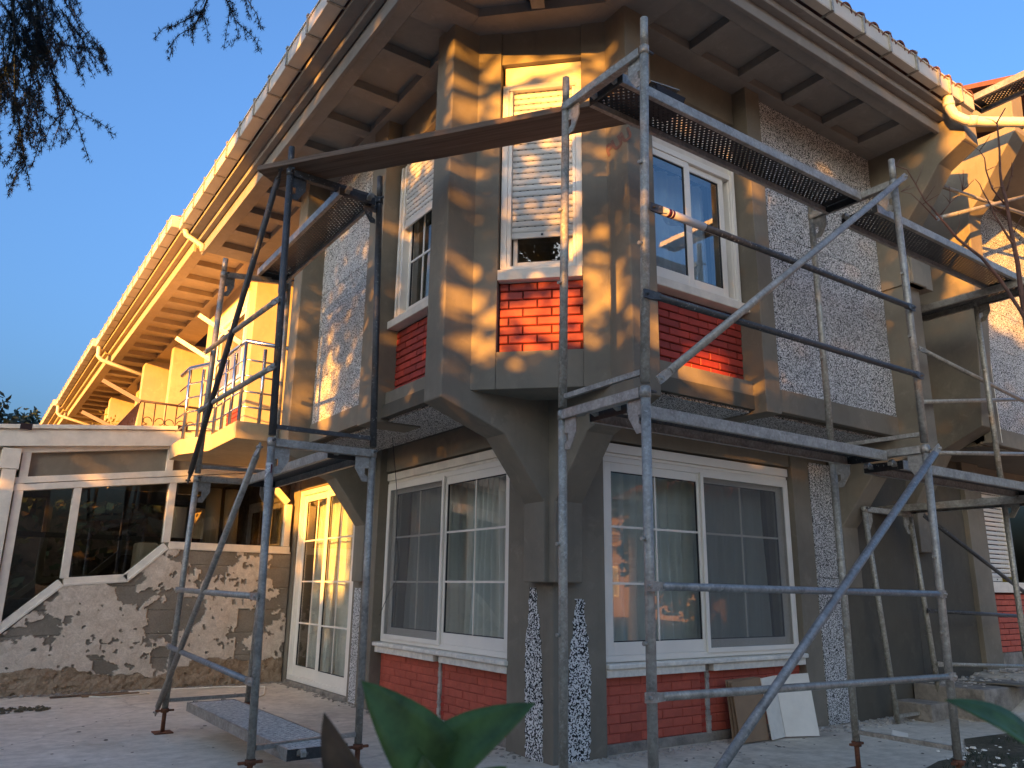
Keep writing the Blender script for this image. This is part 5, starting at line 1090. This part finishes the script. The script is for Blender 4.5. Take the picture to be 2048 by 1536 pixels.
HOLES = [(0.12, 5.25, .82, .52, .70), (-1.1, 5.35, .62, .32, .55), (-.33, 3.32, .24, .48, .72), (.16, 3.25, .32, .30, .60), (.66, 3.45, .20, .38, .58), (1.10, 3.15, .22, .34, .80),  # gaps shaped in the crown so sun patches land on chosen wall spots
         (.45, 3.9, .5, .2, .45), (1.5, 3.2, .12, .3, .6), (2.85, 5.05, .26, .24, .55), (1.5, 5.05, .10, .16, .6), (-3.25, 4.1, .45, 1.3, .5), (-2.9, 3.4, .3, .5, .55), (.15, 4.45, .30, .22, .45),
         (-1.9, 6.0, .9, .25, .4), ]
def openness(u, zh):
    o = 0.02
    for (cu, cz, ru, rz_h, v) in HOLES:
        d2 = ((u - cu) / ru) ** 2 + ((zh - cz) / rz_h) ** 2
        if d2 < 1.5: o = max(o, v * min(1.0, 1.9 - 1.3 * d2))
    if u < -3.3: o = max(o, min(1.0, (-3.3 - u) / 0.9))
    if u > 3.2 and zh > 5.15: o = 1.0
    if u > 4.3: o = max(o, min(1.0, (u - 4.3) / .6))
    if zh > 6.6: o = max(o, min(.97, .25 + (zh - 6.6) * .32))
    return o
cell = 0.095; u = -4.2  # unseen crown foliage, shaped as a shade mask for the house front
while u < 4.95:
    z = 3.6
    while z < 9.9:
        zh = z - SH
        s_ = mnoise.noise(Vector((u * 1.15 + z * .5, z * 2.3 - u * .55, 3.1))) * .62 + mnoise.noise(Vector((u * 3.3 + 7, z * 4.6, 1.7))) * .42 + mnoise.noise(Vector((u * 7.5, z * 9.5 + u * 3, 9.2))) * .30
        if .5 + .62 * s_ > openness(u, zh) * 1.0:
            for k in range(10 if u > .9 else 7):
                card(fol, sx_ * (12.9 + rs.gauss(0, .8)) + ucx * (u + rs.uniform(-.06, .06)) + Vector((0, 0, z + rs.uniform(-.05, .05))), rs.uniform(.06, .13))
        z += cell
    u += cell
for (ua, za, ub, zb, r_) in ((-.95, 4.95, .95, 5.62, .045), (-.7, 5.55, .35, 4.75, .03), (.1, 4.6, .75, 5.5, .025), (-.45, 4.7, -.1, 5.6, .02), (.35, 5.6, .9, 4.9, .02), (-1.6, 4.9, -.6, 5.6, .025), (-.7, 2.9, .1, 3.55, .03), (.2, 2.9, .7, 3.6, .02)):  # unseen limbs added to streak the sun patches with branch shadows
    a_ = sx_ * 12.7 + ucx * ua + Vector((0, 0, za + SH)); c_ = sx_ * 12.7 + ucx * ub + Vector((0, 0, zb + SH)); m_ = a_.lerp(c_, .5) + Vector((0, 0, .09))
    lb.tube([a_, m_, c_], [r_ * 1.4, r_, r_ * .5], 6)
for q_ in range(60):
    c = sx_ * (12.9 + rs.gauss(0, 1.1)) + ucx * rs.uniform(-1.5, 2.8) + Vector((0, 0, rs.uniform(8.6, 11.2))); r = rs.uniform(.20, .42)
    for k in range(60): card(fol, c + Vector((rs.gauss(0, r * .6), rs.gauss(0, r * .6), rs.gauss(0, r * .32))), rs.uniform(.05, .12))
stuff(tw.obj('twigs', M['needle'], cd)); stuff(nd.obj('needles', M['needle'], cd)); lb.obj('limbs', M['bark'], cd); stuff(fol.obj('foliage', M['needle'], cd))

# ------------------------------------------------------------------ other planting
def leafy_tree(name, label, base, h, crown, n, mat='leaf_tree', size=.16, seed=1, cat='tree', clumps=14):
    rr = random.Random(seed); base = Vector(base); t = thing(name, label, cat, tuple(base)); q = MB()
    c = Vector(crown[0]); rx_, ry_, rzz = crown[1]
    if h: q.tube([base, base.lerp(c, .5) + Vector((.1, 0, 0)), c], [h, h * .7, h * .3], 10)
    cl = []
    for k in range(clumps):
        d = Vector((rr.gauss(0, 1), rr.gauss(0, 1), rr.gauss(0, 1))).normalized() * rr.uniform(.35, .95); p = c + Vector((d.x * rx_, d.y * ry_, d.z * rzz)); cl.append((p, rr.uniform(.35, .6) * min(rx_, ry_, rzz)))
        if h: q.tube([c - Vector((0, 0, rzz * .5)), (c + p) / 2, p], [h * .3, h * .15, .02], 6)
    if h: q.obj('trunk', M['bark'], t)
    f = MB()
    for k in range(n):
        p, r = cl[rr.randrange(len(cl))]; d = Vector((rr.gauss(0, 1), rr.gauss(0, 1), rr.gauss(0, 1))).normalized() * r * (rr.random() ** .4)
        u = Vector((rr.gauss(0, 1), rr.gauss(0, 1), rr.gauss(0, 1))).normalized() * size * rr.uniform(.5, 1.2); v = u.orthogonal().normalized() * size * .5
        f.add([p + d - u, p + d + v, p + d + u, p + d - v], [(0, 1, 2, 3)])
    stuff(f.obj('crown' if h else 'foliage', M[mat], t)); return t
leafy_tree('broadleaf_tree', 'round dark tree beyond the far end of the terrace at the left edge', (-4.2, 31, 0), .3, ((-3.5, 31, 6.75), (1.8, 1.8, 1.6)), 5200, size=.17, seed=3, clumps=34)
leafy_tree('broadleaf_tree', 'lower dark tree partly hidden behind the conservatory roof', (-2.4, 34, 0), .22, ((-2.3, 34, 6.0), (1.5, 1.5, 1.6)), 2600, size=.16, seed=5, clumps=20)

# bare sapling -------------------------------------------------------
SAP = [[(0.88,-3.04,0.0),(0.88,-3.04,0.98),(0.61,-3.24,2.21),(0.46,-3.30,2.75),(0.42,-3.32,2.88),(0.38,-3.33,3.01),(0.35,-3.34,3.11),(0.32,-3.35,3.21),(0.30,-3.35,3.27),(0.28,-3.36,3.34),(0.26,-3.38,3.44),(0.23,-3.40,3.58),(0.25,-3.44,3.65)],
[(0.61,-3.24,2.21),(0.53,-3.29,2.56),(0.47,-3.28,2.65),(0.37,-3.25,2.80),(0.27,-3.22,2.91),(0.21,-3.19,2.96),(0.15,-3.17,3.00),(0.09,-3.15,3.07),(0.03,-3.13,3.14),(-0.01,-3.11,3.19),(-0.06,-3.10,3.27),(-0.11,-3.09,3.34),(-0.16,-3.06,3.36)],
[(0.40,-3.33,2.96),(0.36,-3.32,3.01),(0.32,-3.31,3.07),(0.29,-3.30,3.12),(0.26,-3.30,3.17),(0.22,-3.29,3.24),(0.20,-3.29,3.27),(0.18,-3.28,3.30)],
[(0.32,-3.34,3.18),(0.26,-3.32,3.25),(0.22,-3.32,3.34),(0.20,-3.33,3.40),(0.18,-3.32,3.44),(0.13,-3.30,3.47)],
[(0.32,-3.36,3.24),(0.33,-3.39,3.32),(0.33,-3.41,3.38)],[(0.05,-3.13,3.09),(-0.02,-3.10,3.17),(-0.08,-3.08,3.22),(-0.12,-3.05,3.23)],[(0.07,-3.14,3.12),(0.10,-3.18,3.18),(0.14,-3.23,3.24)],
[(0.23,-3.40,3.57),(0.21,-3.39,3.59),(0.17,-3.37,3.60)],[(0.14,-3.16,3.01),(0.15,-3.19,3.07),(0.13,-3.20,3.14)],[(0.38,-3.33,3.02),(0.40,-3.37,3.10),(0.42,-3.40,3.15)],[(0.35,-3.33,3.10),(0.27,-3.30,3.17),(0.22,-3.28,3.21)]]
sp = thing('bare_sapling', 'bare reddish sapling with thin forked twigs in front of the right scaffold', 'sapling', (0.88, -3.04, 0))
q = MB()
for i, pl_ in enumerate(SAP):
    r = [.016, .011, .007, .005, .004, .004, .0035, .003, .003, .003, .003][i]; n = len(pl_)
    w = [r * (1 - .82 * k / (n - 1)) for k in range(n)]
    (q if i else (qs := MB())).tube(pl_, w, 8)
for k in range(26):
    i = random.randrange(1, 7); pl_ = SAP[i]; j = random.randrange(1, len(pl_)); p = Vector(pl_[j]); d = Vector((random.gauss(0, .6), random.gauss(0, .6), random.uniform(.1, 1))).normalized() * random.uniform(.03, .11)
    q.tube([p, p + d * .5 + Vector((.006, 0, .004)), p + d], [.0022, .0018, .0012], 5)
qs.obj('stem', M['twig'], sp); stuff(q.obj('twigs', M['twig'], sp))

# out of focus shrub leaves close to the camera ----------------------
sh = thing('shrub', 'glossy green shrub whose leaves poke into the bottom of the view', 'shrub', (-3.36, -4.22, 0.0))
def leaf(base, tip, width, nrm, mat='leaf', fold=.25, curl=.10, name='leaf'):
    base, tip = Vector(base), Vector(tip); ax = tip - base; L_ = ax.length; t = ax.normalized(); nrm = Vector(nrm); s = t.cross(nrm).normalized(); n = s.cross(t)
    q = MB(); vs = []; N = 12
    for k in range(N + 1):
        x = k / N; w = width * (math.sin(math.pi * x ** .80) ** .85) * (1 if x < .96 else .6); c = base + ax * x + n * (math.sin(x * math.pi) * curl * L_)
        for j in (-1, -.5, 0, .5, 1): vs.append(c + s * w * j * .5 + n * (abs(j) * fold * w * .5))
    q.add(vs, [(k * 5 + j, k * 5 + j + 1, (k + 1) * 5 + j + 1, (k + 1) * 5 + j) for k in range(N) for j in range(4)], smooth=True)
    o = q.obj(name, M[mat], sh); m = o.modifiers.new('t', 'SOLIDIFY'); m.thickness = .0008
    MB().tube([base + n * 0.0005, base + ax * .5 + n * (curl * L_ + .0006), tip], [.0014, .0009, .0003], 5).obj('midrib', M[mat], o)
    return o
back = -_f
LV = [((-3.355, -4.205, 1.035), (-3.46, -4.175, 1.162), .066, back + _r * .9 - _u * .1, 'leaf'), ((-3.415, -4.165, 1.035), (-3.318, -4.262, 1.143), .064, back * .6 + _u * 1.0, 'leaf'),
      ((-3.385, -4.205, 1.00), (-3.412, -4.215, 1.098), .060, back + _u * .9, 'leaf_light'), ((-3.395, -4.21, 1.045), (-3.338, -4.245, 1.086), .034, back + _u * .3, 'leaf'), ((-2.90, -4.54, 1.08), (-3.00, -4.49, 1.152), .046, _u + back * .35, 'leaf')]
for a, c, w, nn, m_ in LV: leaf(a, c, w, nn, m_)
o = leaf((-3.425, -4.16, 1.04), (-3.485, -4.15, 1.132), .045, back - _r * .4, 'leaf_brown'); o['label'] = 'brown withered leaf'
q = MB().tube([(-3.36, -4.22, 0), (-3.37, -4.22, .6), (-3.375, -4.21, 1.06)], [.008, .006, .003], 8); q.tube([(-3.36, -4.22, .3), (-3.1, -4.4, .8), (-2.90, -4.54, 1.08)], [.006, .004, .002], 8); q.tube([(-3.37, -4.22, .6), (-3.41, -4.17, 1.04)], [.005, .002], 8); q.obj('stem', M['twig'], sh)
for k in range(40):
    p = Vector((-3.3 + random.gauss(0, .25), -4.3 + random.gauss(0, .18), random.uniform(.25, .86))); d = Vector((random.gauss(0, 1), random.gauss(0, 1), .5)).normalized() * .09
    leaf(p, p + d, .05, (random.gauss(0, .4), random.gauss(0, .4), 1))

# ------------------------------------------------------------------ what stands across the garden (shades the ground floor, shows in the panes)
def far_house(x0, x1, y0, y1, h, label, mat, ridge='x', rh=1.8):
    t = thing('garden_house', label, 'house', ((x0 + x1) / 2, (y0 + y1) / 2, 0)); MB().box(x0, x1, y0, y1, 0, h).obj('wall', M[mat], t)
    xm, ym = (x0 + x1) / 2, (y0 + y1) / 2
    if ridge == 'x': q = MB().prism([(x0 - .4, y0 - .5, h), (x0 - .4, y1 + .5, h), (x0 - .4, ym, h + rh)], (x1 - x0 + .8, 0, 0))
    else: q = MB().prism([(x0 - .5, y0 - .4, h), (x1 + .5, y0 - .4, h), (xm, y0 - .4, h + rh)], (0, y1 - y0 + .8, 0))
    q.obj('roof', M['tile'], t)
    for (xa, xb, ya, yb) in ([(x0 - .03, x0 + .01, y0 + .8 + k * 2.1, y0 + 1.9 + k * 2.1) for k in range(int((y1 - y0 - 1) / 2.1))] + [(x0 + .8 + k * 2.1, x0 + 1.9 + k * 2.1, y1 - .01, y1 + .03) for k in range(int((x1 - x0 - 1) / 2.1))]):
        for z in (0.9, 3.7):
            if z + 1.3 > h: continue
            w = MB().box(xa, xb, ya, yb, z, z + 1.3).obj('window', M['pvc'], t)
            if xb - xa < .1: MB().box(xa - .01, xa + .002, ya + .08, yb - .08, z + .08, z + 1.22).obj('pane', M['glass_dark'], w)
            else: MB().box(xa + .08, xb - .08, yb - .002, yb + .01, z + .08, z + 1.22).obj('pane', M['glass_dark'], w)
    return t
far_house(21, 28, -24, -16, 4.6, 'orange lit house across the garden, seen reflected in the right window', 'facade_pink', 'y')
far_house(-9, -1, -27, -20, 5.6, 'pale house across the garden behind the viewpoint', 'facade_far')
far_house(-22, -15, 12, 20, 5.8, 'pale house across the side lane, seen reflected in the left window', 'facade_far', 'y')
leafy_tree('broadleaf_tree', 'unseen dark tree added beside the palm to mask the lit house reflected in the right window', (14.5, -11.5, 0), .22, ((14.5, -11.5, 2.6), (2.6, 2.6, 2.1)), 5200, size=.17, seed=9, clumps=40)  # tree added to mute the bright house in the pane reflection
# unseen hedge added, its top shaped to keep the ground floor in shade
hg = thing('added_hedge', 'unseen tall dark hedge added across the garden to shade the ground floor', 'hedge', (-14, -4, 0))
f = MB(); rr = random.Random(21)
for k in range(21000):
    u = rr.uniform(-17, 6.5); top = 4.42 + .16 * math.sin(u * 1.7) + .14 * math.sin(u * 4.1 + 1) + .5 * min(1, max(0, -u - 4.9)) - 1.15 * math.exp(-((u + 4.15) / .55) ** 2)
    z = top * (1 - rr.random() ** 2.2 * .98) + rr.gauss(0, .08); p = sx_ * 14.5 + ucx * u + sx_ * rr.gauss(0, .35); p.z = z
    s = rr.uniform(.07, .16); a = Vector((rr.gauss(0, 1), rr.gauss(0, 1), rr.gauss(0, 1))).normalized() * s; v = a.orthogonal().normalized() * s * .7; f.add([p - a, p + v, p + a, p - v], [(0, 1, 2, 3)])
stuff(f.obj('foliage', M['leaf_tree'], hg))
core = MB(); core.prism([tuple(sx_ * 14.5 + ucx * u + Vector((0, 0, z))) for u, z in ((-17, 0), (6.3, 0), (6.3, 3.9), (-3.2, 3.9), (-3.8, 2.8), (-4.5, 2.8), (-5.1, 4.2), (-17, 4.3))], tuple(sx_ * .5)); core.obj('branches', M['bark'], hg)  # solid slab added inside the leaves to stop sun leaking through
# dark hedge added behind the conservatory to block bright sky from its panes
hb = thing('added_hedge', 'dark hedge added behind the conservatory to block the sky seen through its panes', 'hedge', (-6, 11.6, 0)); f = MB()
for k in range(5000):
    p = Vector((rr.uniform(-12, -0.5), 11.6 + rr.gauss(0, .3), 3.3 * (1 - rr.random() ** 2.5))); s = rr.uniform(.07, .15); a = Vector((rr.gauss(0, 1), rr.gauss(0, 1), rr.gauss(0, 1))).normalized() * s; v = a.orthogonal().normalized() * s * .7; f.add([p - a, p + v, p + a, p - v], [(0, 1, 2, 3)])
stuff(f.obj('foliage', M['leaf_tree'], hb)); MB().box(-12, -.5, 11.7, 12.0, 0, 3.0).obj('branches', M['bark'], hb)
# palm reflected in the right hand panes
pm = thing('palm_tree', 'palm with fan fronds across the garden, seen reflected in the right window', 'palm', (9.0, -8.4, 0))
MB().tube([(9.0, -8.4, 0), (9.02, -8.4, 1.2), (9.0, -8.4, 2.4)], [.2, .17, .15], 12).obj('trunk', M['bark'], pm)
for k in range(22):
    a = k * 2.4; el = R(-35 + 115 * ((k * 7) % 22) / 22); d = Vector((math.cos(a) * math.cos(el), math.sin(a) * math.cos(el), math.sin(el))); p0 = Vector((9.0, -8.4, 2.4)); p1 = p0 + d * .75; q = MB().tube([p0, p1], [.016, .01], 5)
    sdv = d.cross(Vector((0, 0, 1))).normalized(); up = sdv.cross(d)
    for j in range(-9, 10):
        ang = j * .16; dd = (d * math.cos(ang) + sdv * math.sin(ang)).normalized(); tip = p1 + dd * (.62 - .02 * abs(j)) + Vector((0, 0, -.07)); w_ = dd.cross(up).normalized() * .017; q.add([p1 - w_ * .3, p1 + dd * .3 - w_, tip, p1 + dd * .3 + w_], [(0, 1, 2, 3)])
    q.obj('frond', M['leaf_tree'], pm)
